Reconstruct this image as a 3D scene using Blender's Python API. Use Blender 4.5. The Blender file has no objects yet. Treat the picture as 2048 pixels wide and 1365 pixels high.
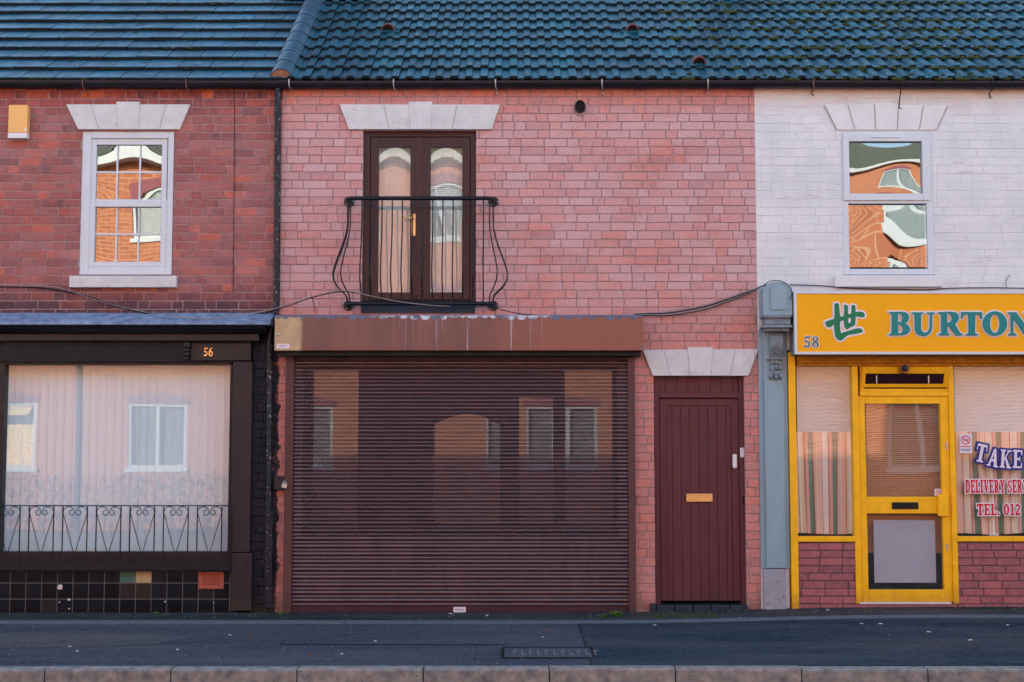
import bpy, bmesh, math, random
import numpy as np
from mathutils import Vector, Matrix

sc = bpy.context.scene
# ------------------------------------------------------------------ camera
F = 2800.0                      # focal length in pixels of the 2048 px wide photograph
CD, CH = 13.95, 1.564           # camera distance to the facade plane, camera height
TH = math.atan(0.08)            # upward tilt
cam_d = bpy.data.cameras.new('camera')
cam = bpy.data.objects.new('camera', cam_d)
sc.collection.objects.link(cam)
cam_d.sensor_width = 36.0
cam_d.lens = F / 2048 * 36
cam_d.clip_end = 500
cam.location = (0, -CD, CH)
cam.rotation_euler = (math.pi / 2 + TH, 0, 0)
sc.camera = cam
# ------------------------------------------------------------------ sky and sun
SUN_EL = math.radians(15.7)
SUN_AZ = math.radians(-30)      # measured from +Y towards +X; sun stands behind the houses, to the left
w = bpy.data.worlds.new('World'); sc.world = w; w.use_nodes = True
nt = w.node_tree
sky = nt.nodes.new('ShaderNodeTexSky'); sky.sky_type = 'NISHITA'; sky.sun_disc = False
sky.sun_elevation = SUN_EL; sky.sun_rotation = SUN_AZ
sky.air_density = 1.0; sky.dust_density = 0.4; sky.ozone_density = 0.3
bg = nt.nodes['Background']; bg.inputs[1].default_value = 0.15
nt.links.new(sky.outputs[0], bg.inputs[0])
sd = bpy.data.lights.new('sun', 'SUN'); sd.energy = 3.6; sd.angle = math.radians(0.5); sd.color = (1.0, 0.96, 0.80)
sun = bpy.data.objects.new('sun', sd); sc.collection.objects.link(sun)
sdir = Vector((math.sin(SUN_AZ) * math.cos(SUN_EL), math.cos(SUN_AZ) * math.cos(SUN_EL), math.sin(SUN_EL)))
sun.rotation_euler = sdir.to_track_quat('Z', 'Y').to_euler()
sun.location = (-8, 14, 16)
vs = sc.view_settings
vs.view_transform = 'Standard'; vs.look = 'None'; vs.gamma = 1; vs.use_curve_mapping = False
vs.exposure = 2.1
sc.cycles.use_denoising = True
sc.cycles.max_bounces = 8; sc.cycles.transparent_max_bounces = 12
sc.cycles.caustics_reflective = False
sc.cycles.sample_clamp_indirect = 6

R = random.Random(7)
col = sc.collection

# ------------------------------------------------------------------ measuring helpers
ct, st = math.cos(TH), math.sin(TH)
def PX(px, py, Y=0.0):
    u, v = (px - 1024) / F, (682.5 - py) / F
    t = (Y + CD) / (ct - v * st)
    return u * t, CH + t * (st + v * ct)
def GP(px, py, z=0.0):
    u, v = (px - 1024) / F, (682.5 - py) / F
    t = (z - CH) / (st + v * ct)
    return u * t, -CD + t * (ct - v * st)
def RP(x0, y0, x1, y1, Y=0.0):          # rectangle on the plane Y -> x0, x1, z0, z1
    ym = (y0 + y1) / 2; xm = (x0 + x1) / 2
    return PX(x0, ym, Y)[0], PX(x1, ym, Y)[0], PX(xm, y1, Y)[1], PX(xm, y0, Y)[1]

# ------------------------------------------------------------------ mesh builder
class MB:
    def __init__(s): s.v = []; s.f = []; s.m = []; s.r = []; s.sm = []
    def add(s, vs, fs, mi=0, rnd=0.5, smooth=False):
        b = len(s.v); s.v += [tuple(p) for p in vs]
        for f in fs: s.f.append(tuple(b + i for i in f)); s.m.append(mi); s.r.append(rnd); s.sm.append(smooth)
        return s
    def box(s, x0, x1, y0, y1, z0, z1, mi=0, rnd=0.5):
        v = [(x, y, z) for x in (x0, x1) for y in (y0, y1) for z in (z0, z1)]
        return s.add(v, [(0,1,3,2), (4,6,7,5), (0,4,5,1), (2,3,7,6), (0,2,6,4), (1,5,7,3)], mi, rnd)
    def pbox(s, x0, y0, x1, y1, Yf, Yb, mi=0, rnd=0.5):   # front face given in photo pixels
        a, b, c, d = RP(x0, y0, x1, y1, Yf)
        return s.box(a, b, Yf, Yb, c, d, mi, rnd)
    def quad(s, p, mi=0, rnd=0.5): return s.add(p, [tuple(range(len(p)))], mi, rnd)
    def prism(s, pts, Yf, Yb, mi=0, rnd=0.5):             # polygon in x,z extruded along Y; pts clockwise or not
        n = len(pts)
        v = [(x, Yf, z) for x, z in pts] + [(x, Yb, z) for x, z in pts]
        f = [tuple(range(n)), tuple(range(2*n-1, n-1, -1))]
        f += [(i, n+i, n+(i+1) % n, (i+1) % n) for i in range(n)]
        return s.add(v, f, mi, rnd)
    def tube(s, path, r, n=8, mi=0, caps=True, smooth=True):
        path = [Vector(p) for p in path]; rings = []
        up = Vector((0.01, 1, 0.02)).normalized()
        for i, p in enumerate(path):
            d = (path[min(i+1, len(path)-1)] - path[max(i-1, 0)])
            d = d.normalized() if d.length > 1e-9 else Vector((0, 0, 1))
            a = d.cross(up)
            if a.length < 0.05: a = d.cross(Vector((1, 0, 0)))
            a.normalize(); b = d.cross(a)
            rr = r[i] if isinstance(r, (list, tuple)) else r
            rings.append([p + rr * (math.cos(2*math.pi*k/n) * a + math.sin(2*math.pi*k/n) * b) for k in range(n)])
        v = [q for rg in rings for q in rg]; f = []
        for i in range(len(path)-1):
            for k in range(n): f.append((i*n+k, i*n+(k+1) % n, (i+1)*n+(k+1) % n, (i+1)*n+k))
        s.add(v, f, mi, 0.5, smooth)
        if caps:
            s.add(rings[0], [tuple(range(n))], mi); s.add(rings[-1], [tuple(range(n))[::-1]], mi)
        return s
    def lathe_y(s, cx, cz, prof, n=24, mi=0, sx=1.0):     # profile (radius, Y) revolved about a Y axis
        v = []; f = []
        for r, y in prof:
            v += [(cx + sx * r * math.cos(2*math.pi*k/n), y, cz + r * math.sin(2*math.pi*k/n)) for k in range(n)]
        for i in range(len(prof)-1):
            for k in range(n): f.append((i*n+k, (i+1)*n+k, (i+1)*n+(k+1) % n, i*n+(k+1) % n))
        s.add(v, f, mi, 0.5, True)
        if prof[0][0] > 1e-4: s.add(v[:n], [tuple(range(n))], mi)
        return s
    def blob(s, c, rx, ry, rz, seed=0, mi=0, rnd=0.5, nu=7, nv=5, amp=0.25):
        rr = random.Random(seed); v = []; f = []
        for j in range(nv+1):
            t = math.pi * j / nv
            for i in range(nu):
                a = 2*math.pi*i/nu; k = 1 + rr.uniform(-amp, amp)
                v.append((c[0] + rx*k*math.sin(t)*math.cos(a), c[1] + ry*k*math.sin(t)*math.sin(a), c[2] + rz*k*math.cos(t)))
        for j in range(nv):
            for i in range(nu): f.append((j*nu+i, j*nu+(i+1) % nu, (j+1)*nu+(i+1) % nu, (j+1)*nu+i))
        return s.add(v, f, mi, rnd, True)

WL = {}
def tag(o, label=None, cat=None, group=None, kind=None):
    if label: o['label'] = label
    if cat: o['category'] = cat
    if group: o['group'] = group
    if kind: o['kind'] = kind
    return o
def thing(name, label, cat, loc=(0, 0, 0), group=None):
    o = bpy.data.objects.new(name, None); col.objects.link(o)
    o.location = loc; o.empty_display_size = 0.2; WL[o.name] = Vector(loc)
    return tag(o, label, cat, group)
def build(name, mb, mats, parent=None, bevel=0, label=None, cat=None, group=None, kind=None, fixn=True):
    if not isinstance(mats, (list, tuple)): mats = [mats]
    if parent is not None: org = WL[parent.name]
    else:
        a = np.array(mb.v); org = Vector(((a[:,0].min()+a[:,0].max())/2, (a[:,1].min()+a[:,1].max())/2, a[:,2].min()))
        if kind == 'structure': org = Vector((0, 0, 0))
    me = bpy.data.meshes.new(name)
    me.from_pydata([(x-org[0], y-org[1], z-org[2]) for x, y, z in mb.v], [], mb.f)
    for m in mats: me.materials.append(m)
    me.polygons.foreach_set('material_index', mb.m)
    me.polygons.foreach_set('use_smooth', mb.sm)
    at = me.attributes.new('rnd', 'FLOAT', 'FACE'); at.data.foreach_set('value', mb.r)
    if fixn:
        bm = bmesh.new(); bm.from_mesh(me); bmesh.ops.recalc_face_normals(bm, faces=bm.faces); bm.to_mesh(me); bm.free()
    me.update()
    o = bpy.data.objects.new(name, me); col.objects.link(o)
    if parent is not None:
        o.parent = parent; WL[o.name] = Vector(org)
    else:
        o.location = org; WL[o.name] = Vector(org)
    if bevel:
        b = o.modifiers.new('bevel', 'BEVEL'); b.width = bevel; b.segments = 2; b.limit_method = 'ANGLE'; b.angle_limit = math.radians(40)
    return tag(o, label, cat, group, kind)

# ------------------------------------------------------------------ materials
def lin(c): return tuple((x/12.92 if x <= 0.04045 else ((x+0.055)/1.055)**2.4) for x in c)
def S(r, g, b): return lin((r/255, g/255, b/255))
class NT:
    def __init__(s, name):
        s.m = bpy.data.materials.new(name); s.m.use_nodes = True; s.t = s.m.node_tree
        s.p = s.t.nodes['Principled BSDF']; s.out = s.t.nodes['Material Output']
        s.tc = s.t.nodes.new('ShaderNodeNewGeometry').outputs['Position']
    def n(s, ty, **kw):
        nd = s.t.nodes.new(ty)
        for k, v in kw.items(): setattr(nd, k, v)
        return nd
    def l(s, a, b): s.t.links.new(a, b)
    def setin(s, sock, v):
        if hasattr(v, 'is_output') or hasattr(v, 'node'): s.l(v, sock)
        elif isinstance(v, tuple) and len(v) == 3 and sock.type == 'RGBA': sock.default_value = (*v, 1)
        else: sock.default_value = v
    def noise(s, scale, detail=4, rough=0.6, vec=None, dist=0):
        nd = s.n('ShaderNodeTexNoise'); nd.inputs['Scale'].default_value = scale; nd.inputs['Detail'].default_value = detail
        nd.inputs['Roughness'].default_value = rough; nd.inputs['Distortion'].default_value = dist
        s.l(vec if vec is not None else s.tc, nd.inputs['Vector']); return nd.outputs['Fac']
    def vor(s, scale, out='Distance', vec=None):
        nd = s.n('ShaderNodeTexVoronoi'); nd.inputs['Scale'].default_value = scale
        s.l(vec if vec is not None else s.tc, nd.inputs['Vector']); return nd.outputs[out]
    def scale(s, vx, vy, vz, off=(0, 0, 0)):
        nd = s.n('ShaderNodeMapping'); nd.inputs['Scale'].default_value = (vx, vy, vz); nd.inputs['Location'].default_value = off
        s.l(s.tc, nd.inputs['Vector']); return nd.outputs[0]
    def ramp(s, fac, stops, interp='LINEAR'):
        nd = s.n('ShaderNodeValToRGB'); cr = nd.color_ramp; cr.interpolation = interp
        while len(cr.elements) < len(stops): cr.elements.new(0.5)
        for e, (p, c) in zip(cr.elements, stops):
            e.position = p; e.color = (*c, 1) if isinstance(c, tuple) else (c, c, c, 1)
        s.l(fac, nd.inputs[0]); return nd.outputs[0]
    def mix(s, fac, a, b, mode='MIX'):
        nd = s.n('ShaderNodeMix', data_type='RGBA', blend_type=mode)
        s.setin(nd.inputs[0], fac); s.setin(nd.inputs[6], a); s.setin(nd.inputs[7], b); return nd.outputs[2]
    def math(s, op, a, b=0.0, c=None, clamp=False):
        nd = s.n('ShaderNodeMath', operation=op, use_clamp=clamp)
        s.setin(nd.inputs[0], a); s.setin(nd.inputs[1], b)
        if c is not None: s.setin(nd.inputs[2], c)
        return nd.outputs[0]
    def xyz(s):
        nd = s.n('ShaderNodeSeparateXYZ'); s.l(s.tc, nd.inputs[0]); return nd.outputs
    def attr(s, name='rnd'):
        nd = s.n('ShaderNodeAttribute'); nd.attribute_name = name; return nd.outputs['Fac']
    def step(s, v, a, b):                      # 0 below a, 1 above b
        nd = s.n('ShaderNodeMapRange'); s.setin(nd.inputs['Value'], v)
        nd.inputs['From Min'].default_value = a; nd.inputs['From Max'].default_value = b; return nd.outputs[0]
    def bump(s, h, strength=0.4, dist=0.01, normal=None):
        nd = s.n('ShaderNodeBump'); nd.inputs['Strength'].default_value = strength; nd.inputs['Distance'].default_value = dist
        s.l(h, nd.inputs['Height'])
        if normal is not None: s.l(normal, nd.inputs['Normal'])
        return nd.outputs[0]
    def fin(s, color=None, rough=None, metal=None, normal=None, spec=None):
        for k, v in (('Base Color', color), ('Roughness', rough), ('Metallic', metal), ('Normal', normal), ('Specular IOR Level', spec)):
            if v is not None: s.setin(s.p.inputs[k], v)
        return s.m

def paint(name, c, rough=0.45, var=0.18, scale=6, bump=0.15, bscale=60, metal=0, c2=None, chips=None, chipc=None, vert=False, spec=0.25, dirt=0):
    m = NT(name)
    v = m.scale(1, 1, 0.25) if vert else None
    f = m.noise(scale, 6, 0.65, v)
    dark = tuple(x*(1-var) for x in c); lite = c2 if c2 else tuple(min(1, x*(1+var)) for x in c)
    cc = m.ramp(f, [(0.3, dark), (0.7, lite)])
    if chips:
        k = m.ramp(m.noise(scale*4, 8, 0.7), [(chips, 0.0), (chips+0.03, 1.0)])
        cc = m.mix(k, cc, chipc)
    if dirt:
        zz_ = m.xyz()[2]
        kd = m.math('SUBTRACT', 1.0, m.step(m.math('SUBTRACT', zz_, m.math('MULTIPLY', m.noise(9, 7, .75), .30)), -.12, .10))
        cc = m.mix(m.math('MULTIPLY', kd, dirt), cc, S(58, 54, 50))
        gr_ = m.ramp(m.noise(5, 9, .8, m.scale(2, 1, .35, (4, 4, 4))), [(.52, 0.0), (.68, 1.0)])
        cc = m.mix(m.math('MULTIPLY', gr_, dirt*.35), cc, S(90, 76, 62))
    rr = m.ramp(m.noise(scale*2.3, 5), [(0.3, max(0.02, rough-0.1)), (0.7, min(1, rough+0.12))])
    return m.fin(cc, rr, metal, m.bump(m.noise(bscale, 5), bump, 0.004), spec)

M = {}
M['black_gloss'] = paint('black_gloss_paint', S(22, 28, 38), 0.35, 0.3, 8)
M['black_matt'] = paint('black_matt_paint', S(18, 22, 30), 0.55, 0.3, 9)
M['shop_brown'] = paint('brown_black_paint', S(42, 37, 42), 0.42, 0.2, 7, bump=0.25, dirt=.5)
M['pipe'] = paint('black_pipe_paint', S(24, 30, 42), 0.38, 0.3, 9, chips=0.60, chipc=S(170, 175, 180), vert=True)
M['gutter'] = paint('gutter_paint', S(26, 28, 38), 0.4, 0.35, 5, chips=0.70, chipc=S(105, 85, 80))
M['iron'] = paint('wrought_iron', S(16, 20, 28), 0.4, 0.3, 20)
M['rail'] = paint('railing_gloss_black', S(14, 24, 34), 0.3, 0.3, 20)
M['upvc'] = paint('white_plastic_frame', S(204, 212, 218), 0.35, 0.04, 3, bump=0.02)
M['stone'] = paint('painted_stone_lintel', S(206, 208, 208), 0.75, 0.12, 6, bump=0.7, bscale=120, chips=.6, chipc=S(180, 178, 178))
M['stone_joint'] = paint('lintel_joint', S(176, 170, 172), 0.85, 0.1, 9)
M['brown_upvc'] = paint('brown_woodgrain_frame', S(64, 40, 42), 0.4, 0.12, 30, vert=True)
M['door_brown'] = paint('dark_red_brown_door_paint', S(92, 48, 56), 0.42, 0.14, 5, bump=0.35, bscale=140, vert=True, dirt=.55)
M['groove'] = paint('door_groove', S(30, 16, 22), 0.7)
M['brass'] = paint('brass', S(232, 186, 120), 0.35, 0.06, 20, metal=0.6, bump=.03)
M['white_plastic'] = paint('white_plastic', S(220, 220, 224), 0.4, 0.03)
M['yellow'] = paint('yellow_shopfront_paint', S(250, 186, 28), 0.42, 0.12, 7, bump=0.2, chips=0.66, chipc=S(214, 160, 20), dirt=.5)
M['yellow_shade'] = paint('shaded_yellow_frieze', S(176, 120, 20), 0.6, 0.35, 14, bump=0.4)  # darker yellow paints in the shade on the set-back frieze
M['dark'] = paint('dark_interior', S(22, 22, 26), 0.9, 0.1)
M['room'] = paint('dim_room_wall', S(70, 66, 62), 0.9, 0.1)
M['blue_grey'] = paint('blue_grey_gloss_paint', S(136, 164, 176), 0.4, 0.12, 4, bump=0.3, bscale=40, vert=True, dirt=.4)
M['blue_grey_dirty'] = paint('sooty_blue_grey_paint', S(124, 138, 148), 0.6, 0.35, 22, bump=0.5)
M['blue_grey_flaked'] = paint('flaking_blue_grey_paint', S(148, 152, 164), 0.6, 0.15, 6, bump=0.5, chips=0.6, chipc=S(28, 30, 34))
M['lead'] = paint('lead_flashing', S(92, 112, 140), 0.5, 0.3, 10, c2=S(150, 168, 196))
M['lead_white'] = paint('white_painted_flashing', S(188, 202, 220), 0.7, 0.15, 12)
M['terracotta'] = paint('terracotta', S(164, 88, 76), 0.8, 0.2, 25, bump=0.5)
M['clay_vent'] = paint('dull_clay_hood', S(112, 68, 72), 0.75, 0.25, 25)
M['steel'] = paint('galvanised_steel', S(180, 182, 190), 0.35, 0.15, 30, metal=0.7)
M['alarm_yellow'] = paint('faded_yellow_plastic', S(238, 184, 112), 0.45, 0.05)
M['cable'] = paint('black_cable', S(22, 22, 28), 0.6)
M['cable_white'] = paint('grey_cable', S(150, 140, 142), 0.6)
M['blind'] = paint('vertical_blind_fabric', S(198, 222, 234), 0.85, 0.03, 3)
M['net'] = paint('net_curtain', S(214, 216, 212), 0.9, 0.05, 5, vert=True)
M['roller'] = paint('cream_blind', S(206, 190, 172), 0.85, 0.05)
M['slatblind'] = paint('tan_slat_blind', S(190, 138, 104), 0.7, 0.05)
M['greypanel'] = paint('grey_card', S(176, 176, 190), 0.6, 0.05)
M['darksill'] = paint('blue_black_engineering_brick', S(40, 50, 66), 0.4, 0.3, 12)
M['mortar_fill'] = paint('tan_mortar_fill', S(160, 118, 98), 0.9, 0.25, 30, bump=0.6)
M['concrete'] = paint('concrete_edging', S(92, 104, 114), 0.85, 0.25, 14, bump=0.5)
M['teal'] = paint('teal_letter', S(0, 128, 128), 0.35, 0.05)
M['teal_side'] = M['teal']
M['sgreen'] = paint('green_sign_paint', S(18, 120, 84), 0.4, 0.05)
M['swhite'] = paint('white_sign_vinyl', S(222, 216, 226), 0.5, 0.03)
M['syellow'] = paint('yellow_sign_panel', S(242, 172, 0), 0.5, 0.03, 2, bump=0.02)
M['red'] = paint('red_vinyl', S(200, 16, 44), 0.4, 0.05)
M['navy'] = paint('navy_vinyl', S(30, 44, 130), 0.4, 0.05)
M['weed'] = paint('weed_leaf', S(70, 110, 40), 0.6, 0.4, 40)
M['moss'] = paint('moss', S(58, 68, 34), 0.95, 0.6, 60, bump=0.8)
M['streak'] = paint('lime_streak', S(150, 140, 148), .7, .2, 30)
M['litter'] = paint('pale_chip', S(200, 200, 205), 0.8, 0.1)
M['leaf'] = paint('dead_leaf', S(130, 84, 60), 0.8, 0.2)
M['chipc'] = paint('broken_plaster', S(214, 206, 204), 0.9, 0.1)
M['rust'] = paint('rusty_bracket', S(120, 84, 84), 0.8, 0.3, 30)
M['cover'] = paint('cast_iron_cover', S(70, 78, 86), 0.6, 0.25, 20, bump=0.5)

def glass(name, refl, tint=(0.85, 0.88, 0.88), rough=0.0, ripple=0):
    m = NT(name); t = m.t
    g = m.n('ShaderNodeBsdfGlossy'); g.inputs['Roughness'].default_value = rough; g.inputs['Color'].default_value = (1, 1, 1, 1)
    tr = m.n('ShaderNodeBsdfTransparent'); tr.inputs['Color'].default_value = (*tint, 1)
    if ripple:
        m.l(m.bump(m.noise(9, 2, 0.5), 1.0, ripple), g.inputs['Normal'])
    mx = m.n('ShaderNodeMixShader'); mx.inputs[0].default_value = refl
    m.l(tr.outputs[0], mx.inputs[1]); m.l(g.outputs[0], mx.inputs[2]); m.l(mx.outputs[0], m.out.inputs[0])
    t.nodes.remove(m.p)
    return m.m
M['glass_up'] = glass('double_glazed_glass', 0.22, ripple=0)
M['glass_fd'] = glass('french_door_glass', 0.10, (.95, .96, .95))
M['glass_shop'] = glass('shop_plate_glass', 0.075, (.96, .97, .97))
M['glass_58'] = glass('old_plate_glass', 0.12, (.96, .97, .97))

# brick: per-brick random value in "rnd"
def brick_mat(name, stops, bloom=None, bloom_amt=0.0, soot=True, top=None, rough=0.85):
    m = NT(name); r = m.attr(); x, y, z = m.xyz()
    c = m.ramp(r, stops)
    n1 = m.noise(38, 6, 0.7); n2 = m.noise(9, 5, 0.6)
    c = m.mix(m.math('MULTIPLY', m.step(m.noise(22, 8, 0.9), 0.44, 0.60), 0.7), c, tuple(v*0.55 for v in stops[1][1]), 'MIX')
    c = m.mix(m.math('MULTIPLY', m.step(m.noise(15, 9, 0.9), 0.44, 0.60), 0.62), c, tuple(min(1, v*1.25) for v in stops[-2][1]))
    if bloom:
        lo, hi = PX(0, 480)[1], PX(0, 190)[1]
        a = m.step(m.noise(1.6, 5, 0.6, m.scale(0.7, 1, 1.3)), 0.22, 0.5)
        fine = m.step(m.noise(60, 4, 0.7), 0.3, 0.7)
        up = m.math('SUBTRACT', 1.0, m.step(z, PX(0, 235)[1], PX(0, 190)[1]))  # bloom left out at the top, painting in warm bounce light below the gutter
        dn = m.step(z, PX(0, 700)[1], PX(0, 560)[1])
        perb = m.step(m.math('FRACT', m.math('MULTIPLY', r, 7.31)), 0.0, 1.0)
        k = m.math('MULTIPLY', m.math('MULTIPLY', a, m.math('MULTIPLY_ADD', fine, 0.5, 0.5)), m.math('MULTIPLY', up, m.math('MULTIPLY_ADD', dn, 0.75, 0.25)))
        k = m.math('MULTIPLY', k, m.math('MULTIPLY_ADD', perb, 0.5, 0.5))
        c = m.mix(m.math('MULTIPLY', k, bloom_amt), c, bloom)
    if soot:
        # weathered black paint on the strip by the downpipe, ragged on its right side
        zt = PX(0, 700)[1]
        edge = m.math('ADD', x, m.math('MULTIPLY', m.math('SUBTRACT', m.noise(5, 6, 0.7), 0.5), 0.28))
        kx = m.math('SUBTRACT', 1.0, m.step(edge, PX(556, 900)[0]-0.008, PX(556, 900)[0]+0.008))
        kz = m.math('SUBTRACT', 1.0, m.step(z, PX(0, 640)[1], PX(0, 636)[1]))
        worn = m.ramp(m.noise(7, 10, 0.75), [(0.59, 1.0), (0.62, 0.0)])
        k = m.math('MULTIPLY', m.math('MULTIPLY', kx, kz), worn)
        c = m.mix(k, c, m.ramp(m.noise(4, 6), [(0.35, S(26, 26, 34)), (0.7, S(58, 56, 62))]))
        # soot on the courses above the lead
        ks = m.math('MULTIPLY', m.math('SUBTRACT', 1.0, m.step(m.math('ADD', z, m.math('MULTIPLY', m.noise(2.5, 5), 0.3)), PX(0, 612)[1]+0.15, PX(0, 570)[1]+0.15)),
                    m.math('SUBTRACT', 1.0, m.step(x, PX(545, 600)[0], PX(552, 600)[0])))
        c = m.mix(m.math('MULTIPLY', ks, 0.72), c, S(38, 42, 56))
        # green-brown tone towards the foot
        kd = m.math('SUBTRACT', 1.0, m.step(m.math('ADD', z, m.math('MULTIPLY', m.noise(6, 5), 0.25)), 0.12, 0.34))
        c = m.mix(m.math('MULTIPLY', kd, 0.5), c, S(56, 48, 36))
    # white paint specks
    sp = m.ramp(m.noise(48, 2, 0.5), [(0.69, 0.0), (0.72, 1.0)])
    c = m.mix(m.math('MULTIPLY', sp, 0.5), c, S(205, 190, 188))
    h = m.math('ADD', m.math('MULTIPLY', n1, 1.0), m.math('MULTIPLY', m.noise(150, 3), 0.5))
    return m.fin(c, rough, 0, m.bump(h, 0.55, 0.004), 0.3)
def mortar_mat(name, c, soot=False):
    m = NT(name); x, y, z = m.xyz()
    cc = m.ramp(m.noise(30, 6, 0.7), [(0.3, tuple(v*0.7 for v in c)), (0.7, c)])
    if soot:
        edge = m.math('ADD', x, m.math('MULTIPLY', m.math('SUBTRACT', m.noise(5, 6, 0.7), 0.5), 0.28))
        kx = m.math('SUBTRACT', 1.0, m.step(edge, PX(556, 900)[0]-0.008, PX(556, 900)[0]+0.008))
        kz = m.math('SUBTRACT', 1.0, m.step(z, PX(0, 640)[1], PX(0, 636)[1]))
        cc = m.mix(m.math('MULTIPLY', kx, kz), cc, S(30, 30, 38))
    return m.fin(cc, 0.95, 0, m.bump(m.noise(120, 4), 0.5, 0.003), 0.2)
M['brick_left'] = brick_mat('old_red_brick', [(0.0, S(64, 54, 70)), (0.2, S(92, 54, 62)), (0.45, S(124, 60, 62)), (0.7, S(144, 68, 62)), (0.88, S(170, 82, 60)), (1.0, S(202, 98, 62))],
                            bloom=S(184, 140, 142), bloom_amt=0.65)
M['brick_mid'] = brick_mat('pink_bloomed_brick', [(0.0, S(164, 108, 110)), (0.08, S(180, 118, 114)), (0.4, S(190, 124, 116)), (0.75, S(198, 128, 116)), (1.0, S(212, 124, 102))],
                           bloom=S(204, 174, 178), bloom_amt=1.0)
M['brick_riser'] = brick_mat('rough_plum_brick', [(0.0, S(126, 84, 92)), (0.3, S(144, 90, 98)), (0.7, S(158, 96, 102)), (1.0, S(176, 104, 104))], soot=False)
M['mortar_left'] = mortar_mat('grey_pink_mortar', S(176, 150, 150), True)
M['mortar_mid'] = mortar_mat('grey_mortar', S(168, 146, 150), True)
M['mortar_dark'] = mortar_mat('dark_mortar', S(104, 86, 90))
def painted_brick():
    m = NT('white_painted_brick'); x, y, z = m.xyz()
    c = m.ramp(m.noise(2.2, 7, 0.65), [(0.3, S(200, 206, 210)), (0.7, S(226, 228, 228))])
    # worn streaks showing pinkish brick
    s = m.ramp(m.noise(2.0, 9, 0.72, m.scale(0.8, 1, 5)), [(0.56, 0.0), (0.68, 1.0)])
    c = m.mix(m.math('MULTIPLY', s, 0.45), c, S(182, 142, 142))
    t = m.step(m.math('ADD', z, m.math('MULTIPLY', m.noise(3, 5), 0.25)), PX(0, 232)[1]+.12, PX(0, 180)[1]+.12)  # warm bounce light under the gutter, painted into the wall colour
    c = m.mix(m.math('MULTIPLY', t, 0.55), c, S(206, 168, 148))
    d = m.ramp(m.noise(12, 8, 0.75), [(0.63, 0.0), (0.67, 1.0)])
    c = m.mix(m.math('MULTIPLY', d, 0.45), c, S(120, 100, 104))
    return m.fin(c, 0.7, 0, m.bump(m.noise(70, 5, 0.7), 0.35, 0.004), 0.3)
M['painted_brick'] = painted_brick()
M['painted_joint'] = paint('white_painted_joint', S(206, 210, 212), 0.8, 0.08, 6)

def tile_mat(name, a, b, moss):
    m = NT(name); x, y, z = m.xyz(); r = m.attr()
    c = m.ramp(r, [(0.0, a), (1.0, b)])
    c = m.mix(m.math('MULTIPLY', m.step(m.noise(22, 6, 0.7), 0.3, 0.75), 0.3), c, tuple(v*1.7 for v in b))
    c = m.mix(m.math('MULTIPLY', m.step(m.noise(2.2, 8, .75), .38, .62), .45), c, S(20, 42, 52))
    ky = m.step(x, 1.0, 3.2) if moss else 0.55
    lich = m.ramp(m.noise(17, 7, 0.7), [(0.60, 0.0), (0.64, 1.0)])
    c = m.mix(m.math('MULTIPLY', lich, ky if not moss else m.math('MULTIPLY_ADD', ky, 0.75, 0.1)), c, S(142, 160, 176))
    dk = m.ramp(m.noise(13, 5, 0.6, m.scale(1, 1, 1, (5, 3, 2))), [(0.61, 0.0), (0.65, 1.0)])
    c = m.mix(m.math('MULTIPLY', dk, ky if not moss else m.math('MULTIPLY_ADD', ky, 0.7, 0.2)), c, S(22, 34, 36))
    return m.fin(c, m.ramp(m.noise(8, 4), [(0.3, 0.42), (0.7, 0.62)]), 0, m.bump(m.noise(160, 3), 0.4, 0.002), 0.3)
M['tile_left'] = tile_mat('flat_concrete_tile', S(4, 58, 78), S(26, 90, 112), False)
M['tile_mid'] = tile_mat('rolled_concrete_tile', S(0, 54, 70), S(6, 84, 100), True)
M['tile_edge'] = paint('dark_tile_edge', S(20, 30, 38), .8, .4, 14, bump=.5, c2=S(34, 38, 40))  # front faces of the tiles, darker than their tops
M['ridge'] = tile_mat('half_round_tile', S(30, 70, 90), S(36, 76, 96), True)

def asphalt(name, a, b):
    m = NT(name)
    c = m.ramp(m.noise(1.6, 8, 0.75, m.scale(0.4, 1.6, 1)), [(0.38, a), (0.62, b)])
    c = m.mix(m.math('MULTIPLY', m.step(m.noise(7, 8, .75), .38, .62), .5), c, tuple(v*1.55 for v in b))
    sp = m.ramp(m.noise(26, 6, 0.95), [(0.40, 0.0), (0.60, 1.0)])
    c = m.mix(0.6, c, m.mix(sp, tuple(v*0.4 for v in a), tuple(v*2.6 for v in b)))
    wet = m.ramp(m.noise(0.9, 4, 0.6, m.scale(0.5, 1.5, 1, (3, 1, 0))), [(0.35, 0.6), (0.65, 0.95)])
    return m.fin(c, wet, 0, m.bump(m.noise(40, 6, .9), 1.0, 0.02), m.math('MULTIPLY', m.step(m.noise(1.2, 4, .6, m.scale(.4, 1.4, 1, (7, 2, 0))), .4, .65), .3))
M['pave'] = asphalt('pavement_asphalt', S(44, 58, 72), S(74, 78, 86))
M['pave_new'] = asphalt('fresh_asphalt', S(38, 52, 64), S(52, 64, 74))
M['pave_strip'] = asphalt('dark_asphalt_strip', S(34, 40, 46), S(56, 60, 64))
M['road'] = asphalt('road_asphalt', S(64, 66, 72), S(84, 84, 88))
M['kerb'] = paint('pink_granite_kerb', S(114, 118, 120), 0.85, 0.35, 12, bump=1.0, bscale=45, c2=S(156, 154, 150), chips=0.6, chipc=S(84, 78, 84))

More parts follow.
